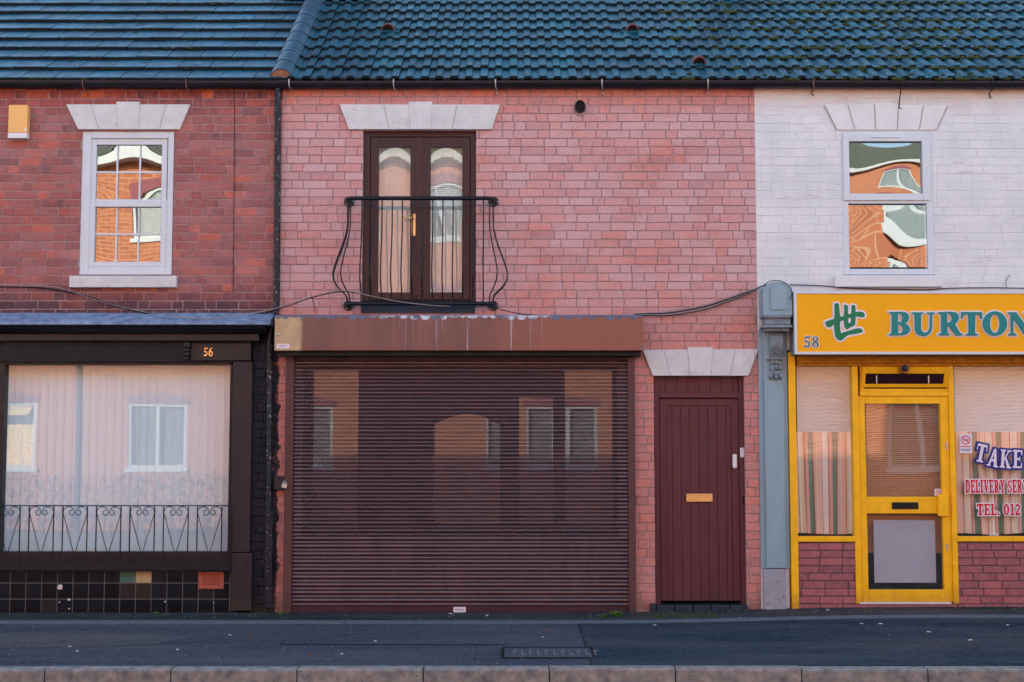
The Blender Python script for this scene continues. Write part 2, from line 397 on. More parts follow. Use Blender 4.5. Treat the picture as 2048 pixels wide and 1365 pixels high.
# ------------------------------------------------------------------ generators
def subtract(rects, h):
    out = []
    for (a, b, c, d) in rects:
        ha, hb, hc, hd = h
        if ha >= b or hb <= a or hc >= d or hd <= c: out.append((a, b, c, d)); continue
        if a < ha: out.append((a, ha, c, d))
        if b > hb: out.append((hb, b, c, d))
        xa, xb = max(a, ha), min(b, hb)
        if c < hc: out.append((xa, xb, c, hc))
        if d > hd: out.append((xa, xb, hd, d))
    return out
def brick_wall(x0, x1, z0, z1, holes, seed, course=0.0857, joint=0.0095, Yf=0.0, proud=0.0055, thick=0.28, bond='mix', st_len=0.236, jit=0.0026, pst=0.72, zoff=0.0):
    rr = random.Random(seed); mb = MB()
    zb = z0 - ((z0 - zoff) % course); row = 0
    hd = st_len / 2
    while zb < z1:
        x = x0 - rr.choice([0, hd*0.5, hd, hd*1.5]) - rr.uniform(0, 0.02); k = row % 2
        run = 0
        while x < x1:
            if bond == 'stretch': L = st_len
            else:
                if k == 0: L = st_len; k = 1 if rr.random() < 0.72 else 0
                else: L = hd; k = 0 if rr.random() < pst*1.38 else 1
            L *= rr.uniform(0.96, 1.04)
            val = min(1, max(0, rr.gauss(0.55, 0.25)))
            if rr.random() < 0.05: val = rr.choice([0.02, 0.97])
            rect = [(max(x, x0), min(x + L - joint, x1), max(zb + joint/2, z0), min(zb + course - joint/2, z1))]
            for h in holes: rect = subtract(rect, h)
            dy = rr.uniform(0, 0.003)
            for (a, b, c, d) in rect:
                if b - a < 0.015 or d - c < 0.012: continue
                j = lambda: rr.uniform(-jit, jit)
                e = 0.003
                O = [(a+j(), c+j()), (b+j(), c+j()), (b+j(), d+j()), (a+j(), d+j())]
                I = [(O[0][0]+e, O[0][1]+e), (O[1][0]-e, O[1][1]+e), (O[2][0]-e, O[2][1]-e), (O[3][0]+e, O[3][1]-e)]
                yf = Yf - dy
                v = [(p[0], Yf + proud + 0.002, p[1]) for p in O] + [(p[0], yf + e*0.7, p[1]) for p in O] + [(p[0], yf, p[1]) for p in I]
                f = [(8, 9, 10, 11)]
                for i in range(4):
                    n = (i+1) % 4; f += [(i, n, 4+n, 4+i), (4+i, 4+n, 8+n, 8+i)]
                mb.add(v, f, 0, val)
            x += L
        zb += course; row += 1
    # mortar bed and wall body
    rect = [(x0, x1, z0, z1)]
    for h in holes: rect = subtract(rect, h)
    for (a, b, c, d) in rect: mb.box(a, b, Yf + proud, Yf + thick, c, d, 1)
    return mb

PH = math.radians(34)
cu, su = math.cos(PH), math.sin(PH)
EY = -0.10
EZ = PX(1024, 158, EY)[1] - 0.03
def rf(x, s, h):                               # point on the roof: s up the slope, h off it
    return (x, EY + s*cu - h*su, EZ + s*su + h*cu)
def dr_profile(t):                             # one roll: trough then hump, t in 0..1
    if t < 0.40: return 0.0
    if t < 0.52: return (t-0.40)/0.12
    if t < 0.88: return 1.0
    return 1 - (t-0.88)/0.12
def tile_roof(x0, x1, smax, gauge, tw, rolls, seed, hump=0.023, lift=0.040, th=0.032, stagger=False, jitter=0.002, warp=0.0):
    rr = random.Random(seed); mb = MB(); nrow = int(smax / gauge) + 1
    for r in range(nrow):
        x = x0 - (tw/2 if (stagger and r % 2) else 0)
        while x < x1:
            a, b = max(x, x0), min(x + tw, x1)
            if b - a > 0.01:
                xs = []
                if rolls:
                    for q in range(rolls):
                        for t in (0, 0.2, 0.40, 0.52, 0.7, 0.88): xs.append(x + tw*(q+t)/rolls)
                    xs.append(x + tw - 0.003)
                    xs = [q for q in xs if a <= q <= b]
                else: xs = [a + 0.004, b - 0.004]
                hh = [hump*dr_profile(((q-x)/tw*rolls) % 1.0) if rolls else 0 for q in xs]
                if rolls and xs: hh[-1] = hump if xs[-1] > x+tw-0.01 else hh[-1]
                j1, j2 = rr.uniform(-jitter, jitter), rr.uniform(-jitter, jitter)
                ds = rr.uniform(-0.004, 0.004)
                s0 = r*gauge + ds + warp*math.sin(a*0.6+r*.2); s1 = min((r+1)*gauge + 0.05, smax+0.1)
                v = []
                n = len(xs)
                for i, q in enumerate(xs): v.append(rf(q, s0, lift + hh[i] + j1 - th))
                for i, q in enumerate(xs): v.append(rf(q, s0, lift + hh[i] + j1 - 0.004))
                for i, q in enumerate(xs): v.append(rf(q, s0 + 0.006, lift + hh[i] + j1))
                for i, q in enumerate(xs): v.append(rf(q, s1, hh[i] + j2 + 0.002))
                f = []
                for i in range(n-1):
                    for k in range(3): f.append((k*n+i, k*n+i+1, (k+1)*n+i+1, (k+1)*n+i))
                f += [(0, n, 2*n, 3*n), (n-1, 4*n-1, 3*n-1, 2*n-1)]
                rv = rr.random(); nf = len(f)-2
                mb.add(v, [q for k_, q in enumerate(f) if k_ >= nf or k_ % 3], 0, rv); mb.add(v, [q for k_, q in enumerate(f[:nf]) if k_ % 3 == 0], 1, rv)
            x += tw
    return mb

def pillow(mb, x0, x1, z0, z1, Y, amp, seed=0, n=18, tilt=0.0):
    rr = random.Random(seed); ph = [rr.uniform(0, 6.28) for _ in range(4)]; v = []; f = []
    for j in range(n+1):
        for i in range(n+1):
            u, t = i/n, j/n; a = 4*u*(1-u); b = 4*t*(1-t)
            d = amp*a**0.8*b**0.8 + 0.22*abs(amp)*math.sin(5*u+ph[0])*math.sin(4*t+ph[1])
            v.append((x0+(x1-x0)*u, Y + d + tilt*(u-.5)*(x1-x0), z0+(z1-z0)*t))
    for j in range(n):
        for i in range(n): f.append((j*(n+1)+i, j*(n+1)+i+1, (j+1)*(n+1)+i+1, (j+1)*(n+1)+i))
    return mb.add(v, f, 0, 0.5, True)
def pane_px(x0, y0, x1, y1, Y, amp=0.0, seed=0):
    a, b, c, d = RP(x0, y0, x1, y1, Y); return pillow(MB(), a, b, c, d, Y, amp, seed)
def ring_px(mb, X0, Y0, X1, Y1, x0, y0, x1, y1, Yf, Yb):   # rectangular frame between outer and inner pixel rectangles
    A = RP(X0, Y0, X1, Y1, Yf); B = RP(x0, y0, x1, y1, Yf)
    mb.box(A[0], B[0], Yf, Yb, A[2], A[3]); mb.box(B[1], A[1], Yf, Yb, A[2], A[3])
    mb.box(B[0], B[1], Yf, Yb, A[2], B[2]); mb.box(B[0], B[1], Yf, Yb, B[3], A[3])
    return mb

# ---- lettering: signed-distance shapes -> meshes
def arc(cx, cy, rx, ry, a0, a1, n=18):
    return [(cx + rx*math.cos(math.radians(a0+(a1-a0)*i/n)), cy + ry*math.sin(math.radians(a0+(a1-a0)*i/n))) for i in range(n+1)]
def rc(x0, y0, x1, y1): return [(x0, y0), (x1, y0), (x1, y1), (x0, y1)]
def th(x0, y0, x1, y1, w): return [(x0-w/2, y0), (x0+w/2, y0), (x1+w/2, y1), (x1-w/2, y1)]
def sd_poly(gx, gy, pts):
    d = np.full(gx.shape, 1e9); ins = np.zeros(gx.shape, bool); n = len(pts)
    for i in range(n):
        (ax, ay), (bx, by) = pts[i], pts[(i+1) % n]
        ex, ey = bx-ax, by-ay; wx, wy = gx-ax, gy-ay
        t = np.clip((wx*ex+wy*ey)/(ex*ex+ey*ey+1e-12), 0, 1)
        d = np.minimum(d, (wx-ex*t)**2 + (wy-ey*t)**2)
        if ay != by: ins ^= ((ay > gy) != (by > gy)) & (gx < (bx-ax)*(gy-ay)/(by-ay) + ax)
    return np.where(ins, -1, 1)*np.sqrt(d)
def sd_line(gx, gy, pts, w):
    d = np.full(gx.shape, 1e9)
    for (ax, ay), (bx, by) in zip(pts[:-1], pts[1:]):
        ex, ey = bx-ax, by-ay; wx, wy = gx-ax, gy-ay
        t = np.clip((wx*ex+wy*ey)/(ex*ex+ey*ey+1e-12), 0, 1)
        d = np.minimum(d, (wx-ex*t)**2 + (wy-ey*t)**2)
    return np.sqrt(d) - w/2
GL = {
 'T': (0.86, [('+', rc(.29,0,.57,1)), ('+', rc(.15,0,.71,.12)), ('+', rc(0,.84,.86,1)), ('+', rc(0,.62,.10,1)), ('+', rc(.76,.62,.86,1))]),
 'A': (0.98, [('+', [(.10,0),(.28,0),(.58,.98),(.40,1)]), ('+', [(.60,0),(.88,0),(.60,1),(.40,1)]), ('+', rc(.25,.28,.72,.42)), ('+', rc(0,0,.36,.11)), ('+', rc(.56,0,.98,.11))]),
 'K': (0.98, [('+', rc(.10,0,.36,1)), ('+', rc(0,0,.46,.11)), ('+', rc(0,.89,.46,1)), ('+', [(.34,.36),(.34,.56),(.66,1),(.80,1)]), ('+', [(.34,.56),(.50,.62),(.94,0),(.64,0)]), ('+', rc(.56,0,.98,.11)), ('+', rc(.54,.89,.94,1))]),
 'E': (0.80, [('+', rc(.10,0,.36,1)), ('+', rc(0,0,.78,.13)), ('+', rc(0,.87,.78,1)), ('+', rc(.3,.44,.60,.57)), ('+', rc(.66,0,.78,.32)), ('+', rc(.66,.70,.78,1)), ('+', rc(.54,.34,.62,.67))]),
 'L': (0.76, [('+', rc(.10,0,.36,1)), ('+', rc(0,0,.74,.13)), ('+', rc(0,.88,.48,1)), ('+', rc(.62,0,.74,.36))]),
 'I': (0.50, [('+', rc(.12,0,.38,1)), ('+', rc(0,0,.50,.12)), ('+', rc(0,.88,.50,1))]),
 'V': (0.92, [('+', [(.10,1),(.38,1),(.58,.1),(.44,0),(.38,0)]), ('+', [(.70,1),(.84,1),(.56,0),(.42,0)]), ('+', rc(0,.89,.46,1)), ('+', rc(.58,.89,.92,1))]),
 'Y': (0.90, [('+', [(.08,1),(.36,1),(.58,.45),(.34,.42)]), ('+', [(.68,1),(.82,1),(.58,.42),(.42,.48)]), ('+', rc(.32,0,.58,.5)), ('+', rc(.20,0,.70,.12)), ('+', rc(0,.89,.44,1)), ('+', rc(.56,.89,.90,1))]),
 'D': (0.84, [('+', [(.08,0),(.40,0)] + arc(.40,.5,.42,.5,-90,90) + [(.08,1)]), ('-', [(.36,.13)] + arc(.38,.5,.18,.37,-90,90) + [(.36,.87)]), ('+', rc(0,0,.36,.12)), ('+', rc(0,.88,.36,1))]),
 'R': (0.94, [('+', [(.10,.42),(.42,.42)] + arc(.42,.71,.34,.29,-90,90) + [(.10,1)]), ('-', [(.36,.55)] + arc(.38,.71,.13,.16,-90,90) + [(.36,.87)]), ('+', rc(.10,0,.36,1)), ('+', rc(0,0,.46,.11)), ('+', rc(0,.89,.4,1)), ('+', [(.36,.46),(.58,.46),(.88,.0),(.60,0)]), ('+', rc(.6,0,.94,.11))]),
 'S': (0.74, [('s', arc(.37,.73,.23,.18,40,270) + arc(.37,.28,.25,.20,90,-140), .19), ('+', rc(.58,.68,.68,1)), ('+', rc(.04,0,.14,.32))]),
 'P': (0.80, [('+', [(.10,.38),(.42,.38)] + arc(.42,.69,.36,.31,-90,90) + [(.10,1)]), ('-', [(.36,.52)] + arc(.38,.69,.14,.17,-90,90) + [(.36,.86)]), ('+', rc(.10,0,.36,1)), ('+', rc(0,0,.46,.11)), ('+', rc(0,.89,.4,1))]),
 '.': (0.34, [('+', arc(.15,.12,.13,.13,0,340))]),
 ' ': (0.30, []),
 '0': (0.80, [('+', arc(.40,.5,.38,.5,0,350,30)), ('-', arc(.40,.5,.13,.37,0,350,24))]),
 '1': (0.58, [('+', rc(.18,0,.42,1)), ('+', rc(.04,0,.56,.11)), ('+', [(.02,.80),(.2,.84),(.3,1),(.2,1),(.02,.90)])]),
 '2': (0.76, [('s', arc(.35,.72,.22,.20,160,-40) + [(.12,.12)], .19), ('+', rc(.02,0,.70,.17)), ('+', rc(.60,0,.70,.32))]),
 '5': (0.66, [('+', rc(.14,.85,.60,1)), ('+', [(.10,.50),(.18,.50),(.22,1),(.14,1)]), ('s', arc(.30,.31,.21,.23,105,-130), .14), ('+', arc(.13,.16,.09,.09,0,340))]),
 '6': (0.66, [('+', arc(.32,.32,.30,.33,0,350,28)), ('-', arc(.34,.31,.13,.22,0,350,20)), ('s', [(.12,.42),(.16,.66),(.28,.84),(.50,.96)], .13)]),
 '8': (0.66, [('+', arc(.32,.76,.25,.24,0,350,24)), ('-', arc(.32,.77,.11,.15,0,350,18)), ('+', arc(.32,.28,.29,.28,0,350,24)), ('-', arc(.32,.26,.13,.18,0,350,18))]),
}
def word(text, x, z, h, wscale=1.0, gap=0.04, place=None):
    out = []; cx = x
    for i, ch in enumerate(text):
        adv, prims = GL[ch]
        def tf(p, i=i, cx=cx):
            q = (cx + p[0]*h*wscale, z + p[1]*h)
            return place(i, q, cx) if place else q
        g = []
        for pr in prims:
            if pr[0] == 's': g.append(('s', [tf(p) for p in pr[1]], pr[2]*h*min(1, wscale*1.15)))
            else: g.append((pr[0], [tf(p) for p in pr[1]]))
        if g: out.append(g)
        cx += (adv*wscale + gap)*h
    return out, cx
def sdf_mesh(glyphs, thr, cell, Y, depth=0.0):
    P = [p for g in glyphs for pr in g for p in pr[1]]
    xs = [p[0] for p in P]; zs = [p[1] for p in P]; pad = thr + 3*cell
    nx = int((max(xs)-min(xs)+2*pad)/cell)+2; nz = int((max(zs)-min(zs)+2*pad)/cell)+2
    X = min(xs)-pad+cell*np.arange(nx); Z = min(zs)-pad+cell*np.arange(nz)
    gx, gz = np.meshgrid(X, Z); D = np.full(gx.shape, 1e9)
    for g in glyphs:
        d = np.full(gx.shape, 1e9)
        for pr in g:
            if pr[0] == '+': d = np.minimum(d, sd_poly(gx, gz, pr[1]))
            elif pr[0] == 's': d = np.minimum(d, sd_line(gx, gz, pr[1], pr[2]))
            else: d = np.maximum(d, -sd_poly(gx, gz, pr[1]))
        D = np.minimum(D, d)
    D = D - thr; mb = MB(); vid = {}
    def V(key, p):
        if key not in vid: vid[key] = len(mb.v); mb.v.append((p[0], Y, p[1]))
        return vid[key]
    ins = D < 0
    for j in range(nz-1):
        for i in range(nx-1):
            c = [(i, j), (i+1, j), (i+1, j+1), (i, j+1)]
            s_ = [bool(ins[b, a]) for a, b in c]
            if not any(s_): continue
            f = []
            for k in range(4):
                a, b = c[k], c[(k+1) % 4]; sa, sb = s_[k], s_[(k+1) % 4]
                if sa: f.append(V(a, (X[a[0]], Z[a[1]])))
                if sa != sb:
                    da, db = D[a[1], a[0]], D[b[1], b[0]]; t = min(0.97, max(0.03, da/(da-db)))
                    lo, hi = (a, b) if a < b else (b, a)
                    f.append(V((lo, hi), (X[a[0]]+t*(X[b[0]]-X[a[0]]), Z[a[1]]+t*(Z[b[1]]-Z[a[1]]))))
            if len(f) >= 3: mb.f.append(tuple(f)); mb.m.append(0); mb.r.append(0.5); mb.sm.append(False)
    if depth:
        cnt = {}
        for f in mb.f:
            for k in range(len(f)):
                e = (f[k], f[(k+1) % len(f)]); cnt[e] = cnt.get(e, 0)+1
        bnd = [e for e in cnt if (e[1], e[0]) not in cnt]; bk = {}
        for e in bnd:
            for q in e:
                if q not in bk: bk[q] = len(mb.v); p = mb.v[q]; mb.v.append((p[0], p[1]+depth, p[2]))
        for a, b in bnd: mb.f.append((b, a, bk[a], bk[b])); mb.m.append(0); mb.r.append(0.5); mb.sm.append(False)
    return mb

# ------------------------------------------------------------------ ground
def gz(x, y):                                  # the forecourt rises gently to the right, near the wall
    k = min(1, max(0, (x - 0.8) / 3.0)); f = min(1, max(0, (y + 3.3) / 2.6))
    return 0.055*k*k*(3-2*k)*f
def sheet(mb, x0, x1, y0, y1, dz, nx=24, ny=6, fn=gz):
    v = [(x0+(x1-x0)*i/nx, y0+(y1-y0)*j/ny, fn(x0+(x1-x0)*i/nx, y0+(y1-y0)*j/ny)+dz) for j in range(ny+1) for i in range(nx+1)]
    f = [(j*(nx+1)+i, j*(nx+1)+i+1, (j+1)*(nx+1)+i+1, (j+1)*(nx+1)+i) for j in range(ny) for i in range(nx)]
    return mb.add(v, f)
KY = GP(1024, 1338)[1]                         # front edge of the kerb
ED0, ED1 = -0.93, -0.74
build('ground', MB().box(-120, 120, -120, 120, -0.6, -0.16), M['road'], kind='structure')
build('road', sheet(MB(), -60, 60, -15.2, KY, -0.12, 1, 1, lambda x, y: 0), M['road'], kind='structure')
g_ = sheet(MB(), -40, 40, KY+0.13, ED0, 0, 80, 10)
build('pavement', g_, M['pave'], kind='structure')
build('forecourt_strip', sheet(MB(), -40, 40, ED1, 0.3, 0.002, 80, 6), M['pave_strip'], kind='structure')
e = MB(); x = -40.15
while x < 40:
    L = 0.99; n = 3
    for i in range(n):
        a, b = x+i*L/n, x+(i+1)*L/n - (0.006 if i == n-1 else 0)
        z1, z2 = gz(a, ED0)+0.012, gz(b, ED0)+0.012
        e.add([(a,ED0,z1),(b,ED0,z2),(b,ED1,z2),(a,ED1,z1),(a,ED0,z1-.05),(b,ED0,z2-.05),(b,ED1,z2-.05),(a,ED1,z1-.05)], [(0,1,2,3),(0,4,5,1),(2,6,7,3),(0,3,7,4),(1,5,6,2)])
    x += L
build('path_edging', e, M['concrete'], kind='structure')
# new asphalt patch, right of the joint at 1160
pa = [(GP(1158, 1247), GP(1188, 1336))]
pn = MB(); ax, ay = GP(1158, 1248); bx, by = GP(1186, 1334)
N = 40
for i in range(N):
    t0, t1 = i/N, (i+1)/N; X2 = 14
    ys = [ED0-0.002, ED0*0.5+(KY+.13)*0.5, KY+0.132]
    for k in range(2):
        def q(t, y):
            s_ = (y-ay)/(by-ay); xs_ = ax+(bx-ax)*s_; xx = xs_+(X2-xs_)*t; return (xx, y, gz(xx, y)+0.004)
        pn.quad([q(t0, ys[k+1]), q(t1, ys[k+1]), q(t1, ys[k]), q(t0, ys[k])])
build('pavement_patch', pn, M['pave_new'], kind='structure')
def ground_patch(name, pts, mt):
    P_ = [GP(*p) for p in pts]; mb_ = MB(); mb_.quad([(x, y, gz(x, y)+.003) for x, y in P_]); build(name, mb_, mt, kind='structure')
ground_patch('pavement_patch', [(-60, 1268), (150, 1262), (385, 1276), (300, 1291), (-60, 1300)], M['road'])
M['seal'] = paint('tar_joint', S(22, 26, 32), .6)
ground_patch('tar_joint', [(1156, 1248), (1160, 1248), (1188, 1334), (1183, 1334)], M['seal'])
ground_patch('tar_joint', [(560, 1289), (1010, 1290), (1010, 1291.2), (560, 1290.2)], M['seal'])
kb = MB(); px = 85 - 253.5*6
while px < 2048 + 253.5*5:
    a = GP(px, 1340)[0]+0.004; b = GP(px+253.5, 1340)[0]-0.004
    z = R.uniform(-0.003, 0.003); c = 0.018
    prof = [(KY+0.13, -0.3), (KY+0.13, z+0.002), (KY+c, z), (KY+0.004, z-0.006), (KY, z-c), (KY-0.012, -0.3)]
    n = len(prof); v = [(a, y, zz) for y, zz in prof] + [(b, y, zz) for y, zz in prof]
    kb.add(v, [(i, i+1, n+i+1, n+i) for i in range(n-1)] + [tuple(range(n)), tuple(range(2*n-1, n-1, -1))], 0, R.random())
    px += 253.5
build('kerb', kb, M['kerb'], bevel=0.004, kind='structure')
# cast cover in the pavement
c0 = GP(1003, 1318); c1 = GP(1183, 1297); cz = gz(*c0) + 0.004
cv = thing('utility_cover', 'rectangular cast cover with worn raised lettering set in the asphalt pavement', 'utility cover', ((c0[0]+c1[0])/2, (c0[1]+c1[1])/2, cz))
build('cover_plate', MB().box(c0[0]+.02, c1[0]-.02, c0[1]+.02, c1[1]-.02, cz-.05, cz+0.002), M['cover'], cv)
fr = MB()
for (a, b, c, d) in ((c0[0], c1[0], c0[1], c0[1]+.014), (c0[0], c1[0], c1[1]-.014, c1[1]), (c0[0], c0[0]+.014, c0[1]+.014, c1[1]-.014), (c1[0]-.014, c1[0], c0[1]+.014, c1[1]-.014)): fr.box(a, b, c, d, cz-.05, cz+.006)
build('cover_frame', fr, M['black_matt'], cv)
tr_ = MB(); q = c0[0]+.09
for k in range(11):
    wv = R.uniform(.03, .045); tr_.box(q, q+.016, c0[1]+.16, c1[1]-.16, cz+.001, cz+.006)
    if k % 2 == 0: tr_.box(q+.016, q+wv, c1[1]-.22, c1[1]-.16, cz+.001, cz+.006)
    else: tr_.box(q+.016, q+wv, c0[1]+.16, c0[1]+.22, cz+.001, cz+.006)
    q += wv+.025
build('raised_lettering', tr_, M['concrete'], cv)

# ------------------------------------------------------------------ HOUSE 56 (left)
XL = -16.0
H1 = thing('terraced_house', 'dark red brick house on the left with flat blue-grey tiles and black shopfront numbered 56', 'house', (-6, 0, 0))
ZT = PX(1024, 166, 0)[1]                       # top of the walls
xpipe = PX(562, 400)[0]
wl = RP(161, 263, 347, 551)                    # upper window opening
shop_top = PX(0, 642)[1]
wall1 = brick_wall(XL, xpipe, 0, ZT, [wl, (XL, PX(503, 900)[0], -1, shop_top)], 11, st_len=.222, proud=.004, pst=.5)
build('wall', wall1, [M['brick_left'], M['mortar_left']], H1, fixn=False)
wb = MB(); wb.box(XL, xpipe, 8.0, 8.3, 0, ZT); wb.box(XL, XL+.2, .3, 8, 0, ZT); build('rear_wall', wb, M['brick_left'], H1)
build('interior', MB().box(XL+.3, xpipe-.3, 3.0, 3.1, 0, ZT).box(XL+.3, xpipe-.3, 0.3, 3.0, 2.9, 3.0), M['room'], H1)

def lintel(parent, pts, Yf, joints, name='lintel', key=None, mat='stone', jm='stone_joint'):
    mb = MB(); P = [PX(x, y, Yf) for x, y in pts]; mb.prism(P, Yf, Yf+0.06)
    o = build(name, mb, M[mat], parent, bevel=0.004)
    if key:
        K = [PX(x, y, Yf-.012) for x, y in key]; build('keystone', MB().prism(K, Yf-.012, Yf+.05), M[mat], o, bevel=0.005)
    if joints:
        for (a, b, c, d) in joints:
            jb = MB()
            p, q_ = PX(a, b, Yf-.0025), PX(c, d, Yf-.0025)
            jb.add([(p[0]-.004, Yf-.0025, p[1]), (p[0]+.004, Yf-.0025, p[1]), (q_[0]+.004, Yf-.0025, q_[1]), (q_[0]-.004, Yf-.0025, q_[1])], [(0,1,2,3)])
            build('joint', jb, M[jm], o)
    return o
lintel(H1, [(132,209),(380,209),(359,259),(156,259)], -0.03, [(182,211,197,258),(331,211,319,258)], key=[(232,203.6),(279,203.6),(276,259),(236,259)])
wn = build('window', MB(), M['upvc'], H1) if False else None
def window56():
    f = MB(); ring_px(f, 161.5, 263, 346, 550, 179, 277, 334, 534, 0.01, 0.09)
    w_ = build('window', f, M['upvc'], H1, bevel=0.006)
    s = MB(); ring_px(s, 179, 277, 334, 404, 192, 290, 323, 399, 0.03, 0.08); ring_px(s, 175, 400, 333, 534, 189, 414, 321, 524, 0.02, 0.08)
    build('sash', s, M['upvc'], w_, bevel=0.005)
    g = MB()
    for (x0, y0, x1, y1, xa, xb, ym) in ((192, 290, 323, 399, 234.5, 280, 345), (189, 414, 321, 524, 233, 277, 469)):
        a, b, c, d = RP(x0, y0, x1, y1, 0.048)
        for xx in (xa, xb): p = PX(xx, (y0+y1)/2, .048)[0]; g.box(p-.009, p+.009, .046, .052, c, d)
        p = PX(0, ym, .048)[1]; g.box(a, b, .0465, .0515, p-.009, p+.009)
    build('glazing_bar', g, M['upvc'], w_)
    build('pane', pane_px(192, 290, 323, 399, .056, 0.0009, 3), M['glass_up'], w_)
    build('pane', pane_px(189, 414, 321, 524, .056, 0.0005, 4), M['glass_up'], w_)
    build('backing', MB().box(*RP(165, 266, 343, 548, .4)[:2], .4, .45, *RP(165, 266, 343, 548, .4)[2:]), M['dark'], w_)
    build('window_sill', MB().pbox(138, 552, 352, 575, -0.07, 0.05), M['stone'], w_, bevel=0.006)
window56()
# shopfront of 56
sf = build('cornice', MB().add(*(lambda a, b, z0, z1, z2: ([(XL, 0, z2), (b, 0, z2), (b, -0.30, z1), (XL, -0.30, z1), (XL, 0, z0), (b, 0, z0), (b, -0.30, z0), (XL, -0.30, z0)],
     [(0,1,2,3), (3,2,6,7), (1,5,6,2), (0,3,7,4), (4,7,6,5)]))(XL, PX(545, 636, -.15)[0], PX(0, 650, -.3)[1], PX(0, 645, -.3)[1], PX(0, 626, 0)[1])), M['lead'], H1, bevel=0.006)
b_ = PX(530, 656, -.22)[0]
zc0, zc1 = PX(0, 667, -.2)[1], PX(0, 649, -.25)[1]
mo = MB(); prof = [(-.26, zc1), (-.265, zc1-.02), (-.25, zc1-.045), (-.22, zc1-.06), (-.20, zc1-.075), (-.18, zc0)]
v = []
for xx in (XL, b_): v += [(xx, y, z) for y, z in prof] + [(xx, 0, zc0), (xx, 0, zc1)]
n = 8; mo.add(v, [(i, (i+1) % n, n+(i+1) % n, n+i) for i in range(n)] + [tuple(range(n)), tuple(range(2*n-1, n-1, -1))])
build('cornice_moulding', mo, M['black_gloss'], sf)
build('cornice_board', MB().pbox(-3000, 668, 518, 682, -.15, 0.02), M['shop_brown'], H1, bevel=0.004)
fa = build('fascia', MB().pbox(-3000, 682.6, 502, 724, -.07, 0.02), M['black_matt'], H1)
nb = build('number_board', MB().pbox(381, 687, 502, 721, -.095, -.0705), M['shop_brown'], fa, bevel=0.004)
gl, _ = word('56', 0, 0, 1); x0n, z0n = PX(407, 713, -.098); hn = PX(0, 696, -.098)[1]-z0n
gl, _ = word('56', x0n, z0n, hn, 0.80, 0.05)
for g in gl: build('house_number', sdf_mesh([g], 0.0, 0.0018, -.102, 0.006), M['brass'], fa)
build('scroll_bracket', MB().pbox(367, 685, 380, 695, -.15, -.071).pbox(368, 696, 379, 704, -.13, -.071).pbox(367, 705, 379, 712, -.14, -.071).pbox(368, 713, 378, 720, -.11, -.071), M['black_gloss'], fa, bevel=0.006)
build('pilaster', MB().pbox(463, 724.5, 502, 1105, -.09, 0.1).pbox(462, 1106.5, 503, 1222, -.10, 0.1), M['shop_brown'], H1, bevel=0.005)
swf = MB(); swf.pbox(-3000, 724.5, 463, 730, -.03, .08); swf.pbox(457.5, 730, 463, 1104, -.03, .08); swf.pbox(-8, 730, 5, 1104, -.03, .08)
sw = build('shop_window', swf, M['black_gloss'], H1, bevel=0.003)
a, b, c, d = RP(5, 730, 457.5, 1104, .03)
build('pane', pillow(MB(), a, b, c, d, .03, 0.0022, 8, 24), M['glass_shop'], sw)
build('pane', pillow(MB(), a-4.5, a-.08, c, d, .03, 0.003, 9), M['glass_shop'], sw)
build('window_board', MB().pbox(-3000, 1104, 463, 1133, -.04, .1), M['shop_brown'], sw)
build('ledge', MB().pbox(-3000, 1133, 462, 1142, -.13, .08), M['black_gloss'], sw, bevel=0.004)
# tiled stall riser
def tiled():
    mb = MB(); rr = random.Random(5)
    zs = [PX(0, 1142.5, -.04)[1], PX(0, 1166.5, -.04)[1], PX(0, 1198.6, -.04)[1], -0.03]
    mb.box(XL, PX(461, 1180, -.03)[0], -.038, 0.05, -.05, zs[0], 1)
    k0 = int((PX(20.3, 1180, -.04)[0]-XL)/0.1565)
    for j in range(3):
        for i in range(-k0, 15):
            xa = PX(20.3+31.35*(i-1), 1180, -.04)[0]+.0035; xb = PX(20.3+31.35*i, 1180, -.04)[0]-.0035
            if xb > PX(461, 1180, -.04)[0]: xb = PX(461, 1180, -.04)[0]
            if xb-xa < .01: continue
            z1, z0 = zs[j]-.0035, zs[j+1]+.0035
            mi = 0
            if j == 0 and i == 8: mi = 2
            if j == 0 and i == 9: mi = 3
            t = rr.uniform(-.0008, .0008); t2 = rr.uniform(-.0008, .0008)
            v = [(xa, -.040+t, z0), (xb, -.040-t, z0), (xb, -.040-t+t2, z1), (xa, -.040+t+t2, z1), (xa, -.03, z0), (xb, -.03, z0), (xb, -.03, z1), (xa, -.03, z1)]
            mb.add(v, [(0,1,2,3), (0,4,5,1), (1,5,6,2), (2,6,7,3), (3,7,4,0)], mi, rr.random())
    return mb
m_ = NT('black_glazed_tile'); M['tile_black'] = m_.fin(m_.ramp(m_.attr(), [(0, S(14, 16, 20)), (0.8, S(26, 30, 36)), (1.0, S(52, 44, 40))]), 0.12, 0, m_.bump(m_.noise(7, 3), 0.5, 0.004), 0.5)
M['grout'] = paint('grey_grout', S(112, 108, 104), 0.9)
M['tile_green'] = paint('green_glazed_tile', S(72, 108, 104), 0.15, 0.3, 20)
M['tile_cream'] = paint('cream_tile', S(170, 156, 120), 0.4, 0.25, 12)
sr = build('stall_riser', tiled(), [M['tile_black'], M['grout'], M['tile_green'], M['tile_cream']], H1)
for (x, y, rx, rz) in ((120, 1175, .03, .025), (138, 1200, .015, .012), (119, 1205, .008, .008), (330, 1204, .008, .008), (427, 1206, .006, .006), (138, 1218, .008, .006)):
    p = PX(x, y, -.042); build('chipped_glaze', MB().blob((p[0], -.0405, p[1]), rx, .003, rz, x, amp=.35), M['chipc'], sr)
a, b, c, d = RP(396.5, 1144.5, 447.5, 1178, -.05)
ab = MB(); nxh, nzh = 11, 6; mx_, mz_ = .045, .035
hw, hh_ = (b-a-2*mx_)/nxh, (d-c-.02-mz_)/nzh
